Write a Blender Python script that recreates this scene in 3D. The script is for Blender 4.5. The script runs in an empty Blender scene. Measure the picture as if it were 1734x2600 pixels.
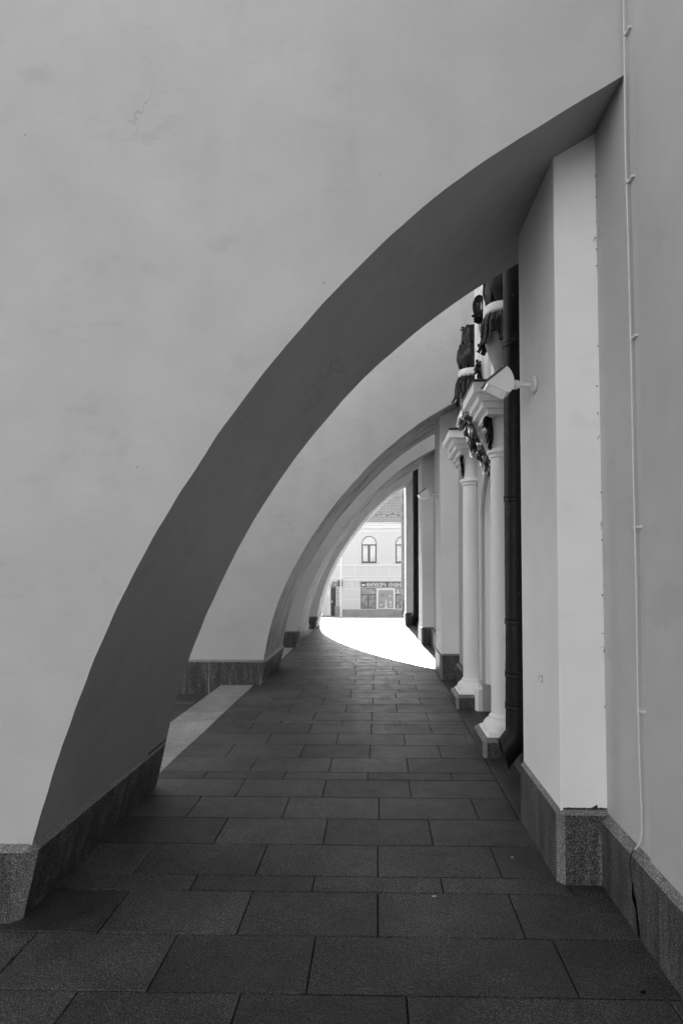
import bpy, bmesh, math, random
from mathutils import Vector, Matrix, noise
random.seed(7)
R = math.radians
scene = bpy.context.scene
C = scene.collection
# ------------------------------------------------------------------ camera
cam_d = bpy.data.cameras.new('camera'); cam = bpy.data.objects.new('camera', cam_d); C.objects.link(cam)
cam.location = (0, 0, 1.55); cam.rotation_euler = (R(91.5), 0, R(1.3))
cam_d.sensor_fit = 'VERTICAL'; cam_d.sensor_height = 36.0
cam_d.lens = 1548.0 / 2600.0 * 36.0
cam_d.shift_x = -0.0218; cam_d.shift_y = 0.0403
cam_d.clip_start = 0.05; cam_d.clip_end = 2000
scene.camera = cam
scene.render.resolution_x = 682; scene.render.resolution_y = 1024
# ------------------------------------------------------------------ sky, sun, exposure
SUN_EL = math.atan(0.505)
SUN_DIR = Vector((0.033, -1.0, -0.505)).normalized()        # the way the light travels
SKY = 0.05
world = bpy.data.worlds.new('World'); scene.world = world; world.use_nodes = True
wn = world.node_tree; bg = wn.nodes['Background']
sky = wn.nodes.new('ShaderNodeTexSky'); sky.sky_type = 'NISHITA'; sky.sun_disc = False
sky.sun_elevation = SUN_EL; sky.sun_rotation = R(0.0) - math.atan2(0.033, 1.0)
bw = wn.nodes.new('ShaderNodeRGBToBW')
wn.links.new(sky.outputs[0], bw.inputs[0]); wn.links.new(bw.outputs[0], bg.inputs[0])
bg.inputs[1].default_value = SKY
sun_d = bpy.data.lights.new('sun', 'SUN'); sun_d.energy = 5.0; sun_d.angle = R(0.5); sun_d.color = (1, 1, 1)
sun = bpy.data.objects.new('sun', sun_d); C.objects.link(sun)
sun.rotation_euler = SUN_DIR.to_track_quat('-Z', 'Y').to_euler(); sun.location = (0, 30, 30)
vs = scene.view_settings; vs.view_transform = 'Standard'; vs.look = 'None'; vs.gamma = 1; vs.use_curve_mapping = False
vs.exposure = 3.35

# ------------------------------------------------------------------ materials
def newmat(name):
    m = bpy.data.materials.new(name); m.use_nodes = True
    nt = m.node_tree; b = nt.nodes['Principled BSDF']
    return m, nt, b
def N(nt, t, **kw):
    n = nt.nodes.new(t)
    for k, v in kw.items():
        if k in ('op',): n.operation = v
        elif hasattr(n, k) and not k[0].isupper(): setattr(n, k, v)
        else: n.inputs[k].default_value = v
    return n
def coords(nt, scale=(1, 1, 1), src='Object', rot=(0, 0, 0)):
    tc = nt.nodes.new('ShaderNodeTexCoord'); mp = nt.nodes.new('ShaderNodeMapping')
    mp.inputs['Scale'].default_value = scale; mp.inputs['Rotation'].default_value = rot
    nt.links.new(tc.outputs[src], mp.inputs[0]); return mp.outputs[0]
def nz(nt, vec, scale, detail=2, rough=.5):
    n = nt.nodes.new('ShaderNodeTexNoise'); n.inputs['Scale'].default_value = scale
    n.inputs['Detail'].default_value = detail; n.inputs['Roughness'].default_value = rough
    nt.links.new(vec, n.inputs['Vector']); return n.outputs[0]
def mr(nt, v, a, b, c, d, smooth=False):
    n = nt.nodes.new('ShaderNodeMapRange'); n.clamp = True
    if smooth: n.interpolation_type = 'SMOOTHSTEP'
    for i, x in enumerate((a, b, c, d)): n.inputs[i + 1].default_value = x
    nt.links.new(v, n.inputs[0]); return n.outputs[0]
def ma(nt, op, a, b):
    n = nt.nodes.new('ShaderNodeMath'); n.operation = op
    for i, x in enumerate((a, b)):
        if isinstance(x, (int, float)): n.inputs[i].default_value = x
        else: nt.links.new(x, n.inputs[i])
    return n.outputs[0]
def bump(nt, b, h, strength, dist):
    n = nt.nodes.new('ShaderNodeBump'); n.inputs['Strength'].default_value = strength; n.inputs['Distance'].default_value = dist
    nt.links.new(h, n.inputs['Height']); nt.links.new(n.outputs[0], b.inputs['Normal'])
def plaster(name, v, stain=.10, streak=None, specks=True, rough=.75):
    """painted render: patchy tone, trowel waviness, faint stains, small dark specks, hairline cracks"""
    m, nt, b = newmat(name)
    c = coords(nt)
    big = nz(nt, c, .8, 3, .55); mid = nz(nt, c, 4.5, 4, .6); fine = nz(nt, c, 130, 3, .6)
    t = mr(nt, big, .3, .7, 1 - stain * .6, 1 + stain * .35)
    t = ma(nt, 'MULTIPLY', t, mr(nt, mid, .3, .7, 1 - stain * .30, 1 + stain * .22))
    t = ma(nt, 'MULTIPLY', t, mr(nt, fine, .35, .65, .982, 1.012))
    # soft blotches (old repairs)
    bl = nz(nt, coords(nt, (1, 1, 1.7)), 1.9, 5, .62)
    t = ma(nt, 'MULTIPLY', t, mr(nt, bl, .60, .68, 1, 1 - stain * .5, True))
    if specks:
        vo = nt.nodes.new('ShaderNodeTexVoronoi'); vo.inputs['Scale'].default_value = 5.2; nt.links.new(c, vo.inputs['Vector'])
        wob = nz(nt, c, 60, 2); d = ma(nt, 'ADD', vo.outputs['Distance'], ma(nt, 'MULTIPLY', wob, .05))
        t = ma(nt, 'MULTIPLY', t, mr(nt, d, .040, .052, .45, 1))
        # hairline cracks, only here and there
        cw = nt.nodes.new('ShaderNodeVectorMath'); cw.operation = 'ADD'
        cn = nt.nodes.new('ShaderNodeTexNoise'); cn.inputs['Scale'].default_value = 3.0; cn.inputs['Detail'].default_value = 5; nt.links.new(c, cn.inputs['Vector'])
        sc = nt.nodes.new('ShaderNodeVectorMath'); sc.operation = 'SCALE'; sc.inputs['Scale'].default_value = .55; nt.links.new(cn.outputs['Color'], sc.inputs[0])
        nt.links.new(c, cw.inputs[0]); nt.links.new(sc.outputs[0], cw.inputs[1])
        ve = nt.nodes.new('ShaderNodeTexVoronoi'); ve.feature = 'DISTANCE_TO_EDGE'; ve.inputs['Scale'].default_value = 1.1; nt.links.new(cw.outputs[0], ve.inputs['Vector'])
        mask = mr(nt, nz(nt, c, .9, 2), .60, .68, 0, 1)
        cr = ma(nt, 'MULTIPLY', mr(nt, ve.outputs['Distance'], .0008, .0035, .35, 0), mask)
        t = ma(nt, 'MULTIPLY', t, ma(nt, 'SUBTRACT', 1, cr))
    if streak:
        sv = coords(nt, (1, 1, 1), rot=streak[1]); mp2 = nt.nodes.new('ShaderNodeMapping'); mp2.inputs['Scale'].default_value = streak[0]; nt.links.new(sv, mp2.inputs[0]); sv = mp2.outputs[0]; s = nz(nt, sv, 1.0, 6, .68)
        s2 = nz(nt, coords(nt, (1, .6, .5)), 1.6, 4, .6)
        k = ma(nt, 'MULTIPLY', mr(nt, s, .42, .62, 0, 1), mr(nt, s2, .38, .6, 0, 1))
        t = ma(nt, 'MULTIPLY', t, ma(nt, 'SUBTRACT', 1, ma(nt, 'MULTIPLY', k, streak[2])))
        l = ma(nt, 'MULTIPLY', mr(nt, s, .34, .26, 0, 1), mr(nt, s2, .5, .4, 0, 1))
        t = ma(nt, 'ADD', t, ma(nt, 'MULTIPLY', l, streak[2] * .5))
    if specks:
        dr_ = nz(nt, coords(nt, (6, 6, .45)), 1.0, 4, .6); dm = nz(nt, c, .6, 2)
        t = ma(nt, 'MULTIPLY', t, ma(nt, 'SUBTRACT', 1, ma(nt, 'MULTIPLY', mr(nt, dr_, .56, .70, 0, stain * .3), mr(nt, dm, .45, .6, 0, 1))))
        sc_ = nz(nt, coords(nt, (1.4, 1.4, 7), rot=(0, R(25), 0)), 2.2, 5, .65)
        t = ma(nt, 'MULTIPLY', t, mr(nt, sc_, .60, .70, 1, 1 - stain * .35))
    g = ma(nt, 'MULTIPLY', t, v)
    nt.links.new(g, b.inputs['Base Color'])
    b.inputs['Roughness'].default_value = rough; b.inputs['Specular IOR Level'].default_value = .3
    h = ma(nt, 'ADD', ma(nt, 'MULTIPLY', fine, .10), ma(nt, 'MULTIPLY', mid, 1.0))
    h = ma(nt, 'ADD', h, ma(nt, 'MULTIPLY', nz(nt, c, 22, 3), .22))
    bump(nt, b, h, .30, .010)
    return m
def granite(name, v, rough=.5, speck=.9, streaks=0., island=.0, scale=1., dirt=.25):
    m, nt, b = newmat(name)
    c = coords(nt)
    f1 = nz(nt, c, 170 * scale, 3, .75); f2 = nz(nt, c, 75 * scale, 2, .6)
    t = mr(nt, f1, .42, .60, max(1 - speck, .05), 1 + speck * 1.1)
    t = ma(nt, 'MULTIPLY', t, mr(nt, f2, .35, .65, 1 - speck * .3, 1 + speck * .3))
    hi = mr(nt, f1, .62, .70, 0, speck * 2.2)
    t = ma(nt, 'ADD', t, hi)
    t = ma(nt, 'MULTIPLY', t, mr(nt, nz(nt, c, 1.5, 5, .65), .3, .7, 1 - dirt, 1 + dirt))
    t = ma(nt, 'MULTIPLY', t, mr(nt, nz(nt, c, 9, 4, .65), .35, .65, 1 - dirt * .4, 1 + dirt * .4))
    if streaks:
        s = nz(nt, coords(nt, (17, 17, 2.2)), 1.0, 6, .72)
        s2 = nz(nt, coords(nt, (3, 3, 2.4)), 1.0, 3)
        t = ma(nt, 'MULTIPLY', t, mr(nt, s, .40, .58, 1 - streaks * .7, 1 + streaks * .25))
        t = ma(nt, 'ADD', t, ma(nt, 'MULTIPLY', mr(nt, s, .54, .70, 0, 1), ma(nt, 'MULTIPLY', mr(nt, s2, .50, .62, 0, 1), streaks * 2.2)))
    if island:
        ge = nt.nodes.new('ShaderNodeNewGeometry')
        t = ma(nt, 'MULTIPLY', t, mr(nt, ge.outputs['Random Per Island'], 0, 1, 1 - island, 1 + island))
    g = ma(nt, 'MULTIPLY', t, v)
    nt.links.new(g, b.inputs['Base Color'])
    rr = mr(nt, nz(nt, c, 6, 4, .6), .3, .7, rough - .09, rough + .09); nt.links.new(rr, b.inputs['Roughness'])
    b.inputs['Specular IOR Level'].default_value = .38
    bump(nt, b, ma(nt, 'ADD', ma(nt, 'ADD', f1, ma(nt, 'MULTIPLY', f2, .8)), ma(nt, 'MULTIPLY', nz(nt, c, 13, 4, .6), 1.6)), .45, .0026)
    return m
def plain(name, v, rough=.5, metal=0., var=.06, vs_=14, bmp=.15, spec=.5):
    m, nt, b = newmat(name); c = coords(nt)
    n1 = nz(nt, c, vs_, 4, .6)
    nt.links.new(ma(nt, 'MULTIPLY', mr(nt, n1, .3, .7, 1 - var, 1 + var), v), b.inputs['Base Color'])
    nt.links.new(mr(nt, nz(nt, c, vs_ * 2.3, 3), .3, .7, max(.02, rough - .08), rough + .08), b.inputs['Roughness'])
    b.inputs['Metallic'].default_value = metal; b.inputs['Specular IOR Level'].default_value = spec
    if bmp: bump(nt, b, nz(nt, c, vs_ * 4, 3), bmp, .003)
    return m
def worn_metal(name, v, rough, chips, metal=.0):
    """dark pipe paint with scratches and pale chipped spots"""
    m, nt, b = newmat(name); c = coords(nt)
    s = nz(nt, coords(nt, (60, 60, 4)), 1.0, 3, .7); k = nz(nt, coords(nt, (2, 2, 1.4)), 1.2, 2)
    ch = ma(nt, 'MULTIPLY', mr(nt, s, .66, .72, 0, 1), mr(nt, k, .56, .63, 0, chips))
    sp = nt.nodes.new('ShaderNodeTexVoronoi'); sp.inputs['Scale'].default_value = 26; nt.links.new(c, sp.inputs['Vector'])
    sm = ma(nt, 'MULTIPLY', mr(nt, sp.outputs['Distance'], .10, .16, 1, 0), mr(nt, nz(nt, c, 5, 2), .62, .68, 0, chips))
    t = ma(nt, 'ADD', mr(nt, nz(nt, c, 8, 4), .3, .7, v * .7, v * 1.4), ma(nt, 'ADD', ch, sm))
    nt.links.new(t, b.inputs['Base Color']); b.inputs['Metallic'].default_value = metal
    nt.links.new(mr(nt, nz(nt, c, 12, 3), .3, .7, rough - .07, rough + .12), b.inputs['Roughness'])
    b.inputs['Specular IOR Level'].default_value = .3
    bump(nt, b, nz(nt, c, 30, 2), .15, .003)
    return m
def carved(name, v, hi, rough, metal=0., spec=.4):
    m, nt, b = newmat(name); c = coords(nt)
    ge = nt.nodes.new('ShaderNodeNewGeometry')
    p = mr(nt, ma(nt, 'ADD', ge.outputs['Pointiness'], ma(nt, 'MULTIPLY', nz(nt, c, 40, 3), .04)), .60, .74, 0, 1)  # lighter colour on convex ridges paints in their highlights
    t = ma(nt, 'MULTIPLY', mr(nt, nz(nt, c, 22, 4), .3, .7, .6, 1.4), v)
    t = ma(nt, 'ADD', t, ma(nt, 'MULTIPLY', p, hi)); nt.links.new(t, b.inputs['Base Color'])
    b.inputs['Roughness'].default_value = rough; b.inputs['Metallic'].default_value = metal; b.inputs['Specular IOR Level'].default_value = spec
    return m
M = {}
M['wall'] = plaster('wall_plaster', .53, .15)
M['soffit'] = plaster('soffit_plaster', .33, .16)  # wall plaster darkened; part of the underside's shade is in this colour
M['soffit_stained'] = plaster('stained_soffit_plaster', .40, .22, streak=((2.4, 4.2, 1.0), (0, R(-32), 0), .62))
M['white'] = plaster('white_trim_plaster', .87, .10)
M['white_clean'] = plaster('white_moulding_plaster', .87, .06, specks=False)
M['church'] = plaster('church_wall_plaster', .53, .14)
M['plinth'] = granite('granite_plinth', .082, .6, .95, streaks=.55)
M['plinth_trim'] = granite('granite_chamfer', .185, .6, .55)  # paler than the plinth: smoother cut, plus caught light put into the colour
M['paving'] = granite('granite_paving', .055, .53, 1.0, island=.30, dirt=.42)
M['border'] = granite('pale_granite', .28, .55, .55, island=.14, dirt=.34)
M['bed'] = plain('joint_mortar', .010, .95, var=.3, spec=.05)
M['plaza'] = granite('plaza_paving', .30, .5, .3, dirt=.2, scale=.4)
M['court'] = granite('courtyard_paving', .06, .6, .5, dirt=.3)
M['court_pale'] = granite('drain_stone', .10, .6, .4)
M['tile_gap_shade'] = plain('roof_tile_gap_shade', .32, .8, var=.3, vs_=6)  # darker riser faces paint the shadow gaps under each tile row
M['pipe'] = worn_metal('black_pipe_paint', .007, .5, .30)
M['pipe_grey'] = worn_metal('grey_pipe_paint', .10, .4, .2)
M['lamp_white'] = plain('white_enamel', .66, .35, var=.05)
M['lamp_dark'] = plain('dark_rubber', .05, .45)
M['glass_lamp'] = plain('lamp_glass', .12, .08, bmp=0)
M['cable'] = plain('cable_sheath', .62, .55, var=.1)
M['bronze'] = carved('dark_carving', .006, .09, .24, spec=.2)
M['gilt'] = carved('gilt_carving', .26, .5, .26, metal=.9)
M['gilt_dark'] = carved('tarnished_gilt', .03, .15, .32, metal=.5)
M['urn_stone'] = plaster('urn_render', .40, .45, specks=True)
M['flashing'] = plain('cornice_flashing', .014, .45)
M['facade'] = plaster('facade_paint', .57, .05, specks=False)
M['facade_white'] = plain('facade_trim_paint', .66, .7, var=.03)
M['facade_plinth'] = granite('facade_plinth_stone', .26, .7, .25, dirt=.2, scale=.3)
M['frame_brown'] = plain('window_frame_paint', .06, .45)
M['pane'] = plain('window_pane', .42, .10, var=.25, vs_=1.2, bmp=0)  # on the window glass the pale base colour stands in for reflected sky
M['pane_dark'] = plain('shop_pane', .24, .10, var=.6, vs_=2.2, bmp=0)
M['sign'] = plain('sign_board', .085, .5)
M['sign_letter'] = plain('sign_letters', .75, .5)
M['poster'] = plain('poster_paper', .30, .6, var=.18, vs_=1.5, bmp=0)
M['door_dark'] = plain('dark_door_paint', .018, .4)
M['tile'] = plain('roof_tile', .85, .5, var=.08, vs_=5)
M['steel'] = plain('steel_grey', .3, .4, metal=.5)
M['pole'] = plain('white_pole_paint', .82, .5)
M['flower_dark'] = plain('dark_wreath', .04, .6, var=.5)
M['litter'] = plain('paper_scrap', .6, .8)

# ------------------------------------------------------------------ object helpers
WO = {}          # world origin of every object we make (no rotations are used)
def obj(name, bm, mat, parent=None, origin=None, smooth=None):
    """link bm (world coordinates) as ONE mesh object"""
    me = bpy.data.meshes.new(name)
    bmesh.ops.remove_doubles(bm, verts=bm.verts, dist=1e-6)
    bmesh.ops.recalc_face_normals(bm, faces=bm.faces)
    if origin is None:
        xs = [v.co for v in bm.verts]
        lo = Vector([min(v[i] for v in xs) for i in range(3)]); hi = Vector([max(v[i] for v in xs) for i in range(3)])
        origin = Vector(((lo.x + hi.x) / 2, (lo.y + hi.y) / 2, lo.z))
    origin = Vector(origin)
    for v in bm.verts: v.co -= origin
    if smooth is not None:
        for f in bm.faces: f.smooth = True
        for e in bm.edges:
            if len(e.link_faces) == 2 and e.calc_face_angle(0) > R(smooth): e.smooth = False
    bm.to_mesh(me); bm.free()
    for m in (mat if isinstance(mat, (list, tuple)) else [mat]): me.materials.append(m)
    o = bpy.data.objects.new(name, me); C.objects.link(o)
    WO[o.name] = origin
    if parent is not None:
        o.parent = parent; o.location = origin - WO[parent.name]
    else: o.location = origin
    return o
def tag(o, label=None, cat=None, group=None, kind=None):
    if label: o['label'] = label
    if cat: o['category'] = cat
    if group: o['group'] = group
    if kind: o['kind'] = kind
    return o
def thing(name, loc, label, cat, group=None):
    o = bpy.data.objects.new(name, None); C.objects.link(o); o.location = loc; o.empty_display_size = .2
    WO[o.name] = Vector(loc); return tag(o, label, cat, group)
def dup(root, loc, label=None, rotz=0, scale=None):
    r = root.copy(); C.objects.link(r); r.location = loc; r.rotation_euler = (0, 0, rotz)
    if scale: r.scale = scale
    if label: r['label'] = label
    def kids(a, b):
        for ch in [o for o in bpy.data.objects if o.parent == a]:
            c = ch.copy(); C.objects.link(c); c.parent = b; kids(ch, c)
    kids(root, r); return r
def BM(): return bmesh.new()
def box(bm, x0, x1, y0, y1, z0, z1, bev=0):
    vs_ = [bm.verts.new((x, y, z)) for z in (z0, z1) for y in (y0, y1) for x in (x0, x1)]
    fs = [bm.faces.new([vs_[i] for i in q]) for q in ((0, 2, 3, 1), (4, 5, 7, 6), (0, 1, 5, 4), (2, 6, 7, 3), (0, 4, 6, 2), (1, 3, 7, 5))]
    if bev:
        es = list({e for f in fs for e in f.edges}); bmesh.ops.bevel(bm, geom=es, offset=bev, segments=1, affect='EDGES')
def prism(bm, pts, axis, a, b, bev=0):
    """polygon in the two other axes extruded along axis"""
    def P(p, t):
        return {'x': (t, p[0], p[1]), 'y': (p[0], t, p[1]), 'z': (p[0], p[1], t)}[axis]
    A = [bm.verts.new(P(p, a)) for p in pts]; B = [bm.verts.new(P(p, b)) for p in pts]
    n = len(pts); fs = [bm.faces.new(A), bm.faces.new(B[::-1])]
    for i in range(n): fs.append(bm.faces.new((A[i], A[(i + 1) % n], B[(i + 1) % n], B[i])))
    if bev:
        bmesh.ops.bevel(bm, geom=list({e for f in fs for e in f.edges}), offset=bev, segments=1, affect='EDGES')
    return fs
def lathe(bm, prof, c, seg=32, axis='z', a0=0, a1=2 * math.pi, squash=(1, 1)):
    full = abs(a1 - a0 - 2 * math.pi) < 1e-6; n = seg if full else seg + 1
    rings = []
    for r, z in prof:
        ring = []
        for i in range(n):
            a = a0 + (a1 - a0) * i / seg; u, v = r * math.cos(a) * squash[0], r * math.sin(a) * squash[1]
            p = {'z': (u, v, z), 'x': (z, u, v), 'y': (u, z, v)}[axis]
            ring.append(bm.verts.new((c[0] + p[0], c[1] + p[1], c[2] + p[2])))
        rings.append(ring)
    for A, B in zip(rings, rings[1:]):
        for i in range(seg):
            j = (i + 1) % n
            bm.faces.new((A[i], A[j], B[j], B[i]))
    if full:
        bm.faces.new(rings[0]); bm.faces.new(rings[-1][::-1])
def tube(bm, path, rad, seg=10, cap=True, twist=None):
    path = [Vector(p) for p in path]; n = len(path)
    rads = rad if isinstance(rad, (list, tuple)) else [rad] * n
    rings = []; ref = Vector((0.13, 0.21, 0.97))
    for i, p in enumerate(path):
        t = (path[min(i + 1, n - 1)] - path[max(i - 1, 0)]).normalized()
        r_ = ref if abs(t.dot(ref)) < .95 else Vector((1, 0, .1))
        u = t.cross(r_).normalized(); v = t.cross(u)
        rings.append([bm.verts.new(p + (u * math.cos(2 * math.pi * k / seg) + v * math.sin(2 * math.pi * k / seg)) * rads[i]) for k in range(seg)])
        ref = v.cross(t) if False else ref
    for A, B in zip(rings, rings[1:]):
        for k in range(seg): bm.faces.new((A[k], A[(k + 1) % seg], B[(k + 1) % seg], B[k]))
    if cap: bm.faces.new(rings[0][::-1]); bm.faces.new(rings[-1])
def leaf(bm, path, widths, side, thick=.006, ridge=.35, seg=6):
    """a carved leaf: ribbed lens-shaped section swept along path; side = across direction"""
    path = [Vector(p) for p in path]; side = Vector(side).normalized(); n = len(path); rings = []
    for i, p in enumerate(path):
        t = (path[min(i + 1, n - 1)] - path[max(i - 1, 0)]).normalized()
        s = (side - t * side.dot(t)).normalized(); nn = t.cross(s).normalized(); w = widths[i]
        top = [(-1, 0), (-.62, .55), (-.25, .30), (0, 1.0), (.25, .30), (.62, .55), (1, 0), (0, -.8)]
        rings.append([bm.verts.new(p + s * a * w + nn * b_ * (thick + w * ridge)) for a, b_ in top])
    m_ = len(rings[0])
    for A, B in zip(rings, rings[1:]):
        for k in range(m_): bm.faces.new((A[k], A[(k + 1) % m_], B[(k + 1) % m_], B[k]))
    bm.faces.new(rings[0][::-1]); bm.faces.new(rings[-1])
def blob(bm, c, r, seg=10, rings=7, jit=.0):
    c = Vector(c); r = Vector(r) if hasattr(r, '__len__') else Vector((r, r, r))
    prev = None; n = seg
    R_ = []
    for j in range(1, rings):
        th = math.pi * j / rings
        R_.append([bm.verts.new(c + Vector((r.x * math.sin(th) * math.cos(2 * math.pi * i / n), r.y * math.sin(th) * math.sin(2 * math.pi * i / n), r.z * math.cos(th))) * (1 + random.uniform(-jit, jit))) for i in range(n)])
    t = bm.verts.new(c + Vector((0, 0, r.z))); b_ = bm.verts.new(c - Vector((0, 0, r.z)))
    for A, B in zip(R_, R_[1:]):
        for i in range(n): bm.faces.new((A[i], B[i], B[(i + 1) % n], A[(i + 1) % n]))
    for i in range(n):
        bm.faces.new((t, R_[0][i], R_[0][(i + 1) % n])); bm.faces.new((b_, R_[-1][(i + 1) % n], R_[-1][i]))
def plate(bm, outer, holes, axis, a, b):
    """flat panel with holes; outlines in the other two axes, from a to b along axis"""
    def P(p, t): return {'x': (t, p[0], p[1]), 'y': (p[0], t, p[1]), 'z': (p[0], p[1], t)}[axis]
    loops = [outer] + holes; res = []
    for t in (a, b):
        ls = []; es = []
        for L in loops:
            vv = [bm.verts.new(P(p, t)) for p in L]; ls.append(vv)
            for i in range(len(vv)): es.append(bm.edges.new((vv[i], vv[(i + 1) % len(vv)])))
        bmesh.ops.triangle_fill(bm, use_beauty=True, use_dissolve=False, edges=es); res.append(ls)
    for A, B in zip(*res):
        for i in range(len(A)):
            j = (i + 1) % len(A); bm.faces.new((A[i], A[j], B[j], B[i]))
def arch_loop(y0, y1, z0, spring, n=20):
    """door or window outline with a round head"""
    c = (y0 + y1) / 2; r = (y1 - y0) / 2
    return [(y1, z0)] + [(c + r * math.cos(math.pi * i / n), spring + r * math.sin(math.pi * i / n)) for i in range(n + 1)] + [(y0, z0)]
def arch_band(r0, r1, c, z0, spring, n=24):
    """U-shaped band between two round-headed outlines"""
    o = [(c + r1, z0)] + [(c + r1 * math.cos(math.pi * i / n), spring + r1 * math.sin(math.pi * i / n)) for i in range(n + 1)] + [(c - r1, z0)]
    i_ = [(c - r0, z0)] + [(c + r0 * math.cos(math.pi * i / n), spring + r0 * math.sin(math.pi * i / n)) for i in range(n, -1, -1)] + [(c + r0, z0)]
    return o, i_
def band(bm, r0, r1, c, z0, spring, axis, a, b, n=24):
    o, i_ = arch_band(r0, r1, c, z0, spring, n); i_ = i_[::-1]
    def P(p, t): return {'x': (t, p[0], p[1]), 'y': (p[0], t, p[1])}[axis]
    V = [[bm.verts.new(P(p, t)) for p in L] for t in (a, b) for L in (o, i_)]
    k = len(o)
    for j in range(k - 1):
        bm.faces.new((V[0][j], V[0][j + 1], V[1][j + 1], V[1][j])); bm.faces.new((V[2][j], V[3][j], V[3][j + 1], V[2][j + 1]))
        bm.faces.new((V[0][j], V[2][j], V[2][j + 1], V[0][j + 1])); bm.faces.new((V[1][j], V[1][j + 1], V[3][j + 1], V[3][j]))
    for j in (0, k - 1): bm.faces.new((V[0][j], V[1][j], V[3][j], V[2][j]))

# ------------------------------------------------------------------ ground
def ramp(y):
    t = min(max((y - 17.6) / 27.2, 0), 1); return -1.90 * t
bm = BM()
ys = [-150, -60, -20, 0, 10, 17.58, 17.6, 20, 23, 26, 30, 34, 38, 42, 44.8, 60, 100, 200, 500]
xs = [-400, -150, -60, -30, -12, -6, -2.1, 3, 8, 20, 60, 150, 400]
grid = [[bm.verts.new((x, y, (-.125 if y < 17.59 else ramp(y) - .006))) for x in xs] for y in ys]
for j in range(len(ys) - 1):
    for i in range(len(xs) - 1): bm.faces.new((grid[j][i], grid[j][i + 1], grid[j + 1][i + 1], grid[j + 1][i]))
for f in bm.faces:
    if f.calc_center_median().y < 17.59: f.material_index = 1
tag(obj('ground', bm, [M['plaza'], M['court']]), 'pale sloping square beyond the arches and dark paving beside them', None, None, 'structure')

# paving of the passage, row by row: (y_near, y_far, joints)
def slab(bm, x0, x1, y0, y1, g=.0028, c=.003, z=0.):
    x0 += g; x1 -= g; y0 += g; y1 -= g
    if x1 - x0 < .02 or y1 - y0 < .02: return
    dz = [z + random.uniform(-.0008, .0008) for _ in range(4)]
    out = [(x0, y0), (x1, y0), (x1, y1), (x0, y1)]; inn = [(x0 + c, y0 + c), (x1 - c, y0 + c), (x1 - c, y1 - c), (x0 + c, y1 - c)]
    A = [bm.verts.new((p[0], p[1], z - .03)) for p in out]; B = [bm.verts.new((p[0], p[1], dz[i] - c * .8)) for i, p in enumerate(out)]
    T = [bm.verts.new((p[0], p[1], dz[i])) for i, p in enumerate(inn)]
    bm.faces.new(T)
    for i in range(4):
        j = (i + 1) % 4; bm.faces.new((A[i], A[j], B[j], B[i])); bm.faces.new((B[i], B[j], T[j], T[i]))
rows = [  # measured rows, Y limits and joint X
    (1.902, 2.262, [-1.10, -.50, .104, 1.045]),
    (2.262, 2.615, [-1.45, -.849, -.262, .73]),
    (2.615, 2.966, [-1.195, -.60, .0, .622]),
    (2.966, 3.116, [-.91, -.317, .315]),
    (3.116, 3.466, [-1.245, -.62, 0., .625]),
    (3.466, 3.826, [-.93, -.31, .311]),
    (3.826, 4.18, [-1.20, -.597, .007, .625]),
    (4.18, 4.53, [-.973, -.378, .227, .86]),
    (4.53, 4.69, [-1.30, -.698, -.076, .553]),
    (4.69, 5.05, [-.985, -.374, .235, .868]),
    (5.05, 5.42, [-1.26, -.643, -.067, .522]),
    (5.42, 5.78, [-1.0, -.368, .242, .80]),
    (5.78, 6.14, [-1.245, -.656, -.062, .513]),
    (6.14, 6.28, [-.975, -.36, .224]),
    (6.28, 6.65, [-1.265, -.668, -.06, .52]),
    (6.65, 7.02, [-.975, -.352, .21]),
    (7.02, 7.38, [-1.245, -.64, -.056, .496]),
    (7.38, 7.73, [-.965, -.33, .217])]
y = 7.73; k = 0
while y < 17.5:
    d = .145 if k % 5 == 0 else .36
    off = (-.33 if k % 2 else -.02) + random.uniform(-.04, .04)
    rows.append((y, y + d, [off - .92, off - .31, off + .30, off + .86])); y += d; k += 1
y_end = y
near = []; y = 1.902; k = 0
while y > -7:
    d = .145 if k % 5 == 1 else .36
    off = random.uniform(-.3, .3); near.append((y - d, y, [off + .62 * i for i in range(-2, 2)])); y -= d; k += 1
rows = near + rows
bm = BM()
for (a, b, js) in rows:
    xr = .873 if a > 3.8 else 1.42
    xl = -6.0 if b < 2.7 else -1.655
    js = [j for j in sorted(js) if j < xr - .06 and j > xl + .1]
    x = js[0]
    while x - .62 > xl + .12: x -= .62; js.insert(0, x)
    x = js[-1]
    while x + .62 < xr - .12: x += .62; js.append(x)
    cuts = [xl] + js + [xr]
    for u, v in zip(cuts, cuts[1:]): slab(bm, u, v, a, b)
yy = 3.826
while yy < y_end:
    slab(bm, .875, 1.45, yy, min(yy + .66, y_end)); yy += .66
tag(obj('pavement', bm, M['paving']), 'dark granite slab paving of the vaulted passage', None, None, 'structure')
bm = BM(); box(bm, -6, 1.45, -7.2, 2.7, -.12, -.013); box(bm, -2.1, 1.45, 2.7001, y_end, -.12, -.0131)
tag(obj('pavement_bed', bm, M['bed']), 'dark mortar in the joints of the paving', None, None, 'structure')
for a, b in ((4.30, 8.2), (9.8, 12.1), (13.7, 15.8)):
    bm = BM(); y = a
    while y < b - .1:
        d = min(random.choice((.62, .78, .9)), b - y); slab(bm, -2.10, -1.657, y, y + d, g=.003); y += d
    if a == 4.30: pass
    tag(obj('kerb', bm, M['border']), 'pale granite edging strip along the left side of the passage', None, None, 'structure')
bm = BM(); box(bm, -8, -2.3, 7.55, 7.68, -.1245, -.1205)
tag(obj('drain_strip', bm, M['court_pale']), 'pale stone line across the lower courtyard paving', None, None, 'structure')

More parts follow.
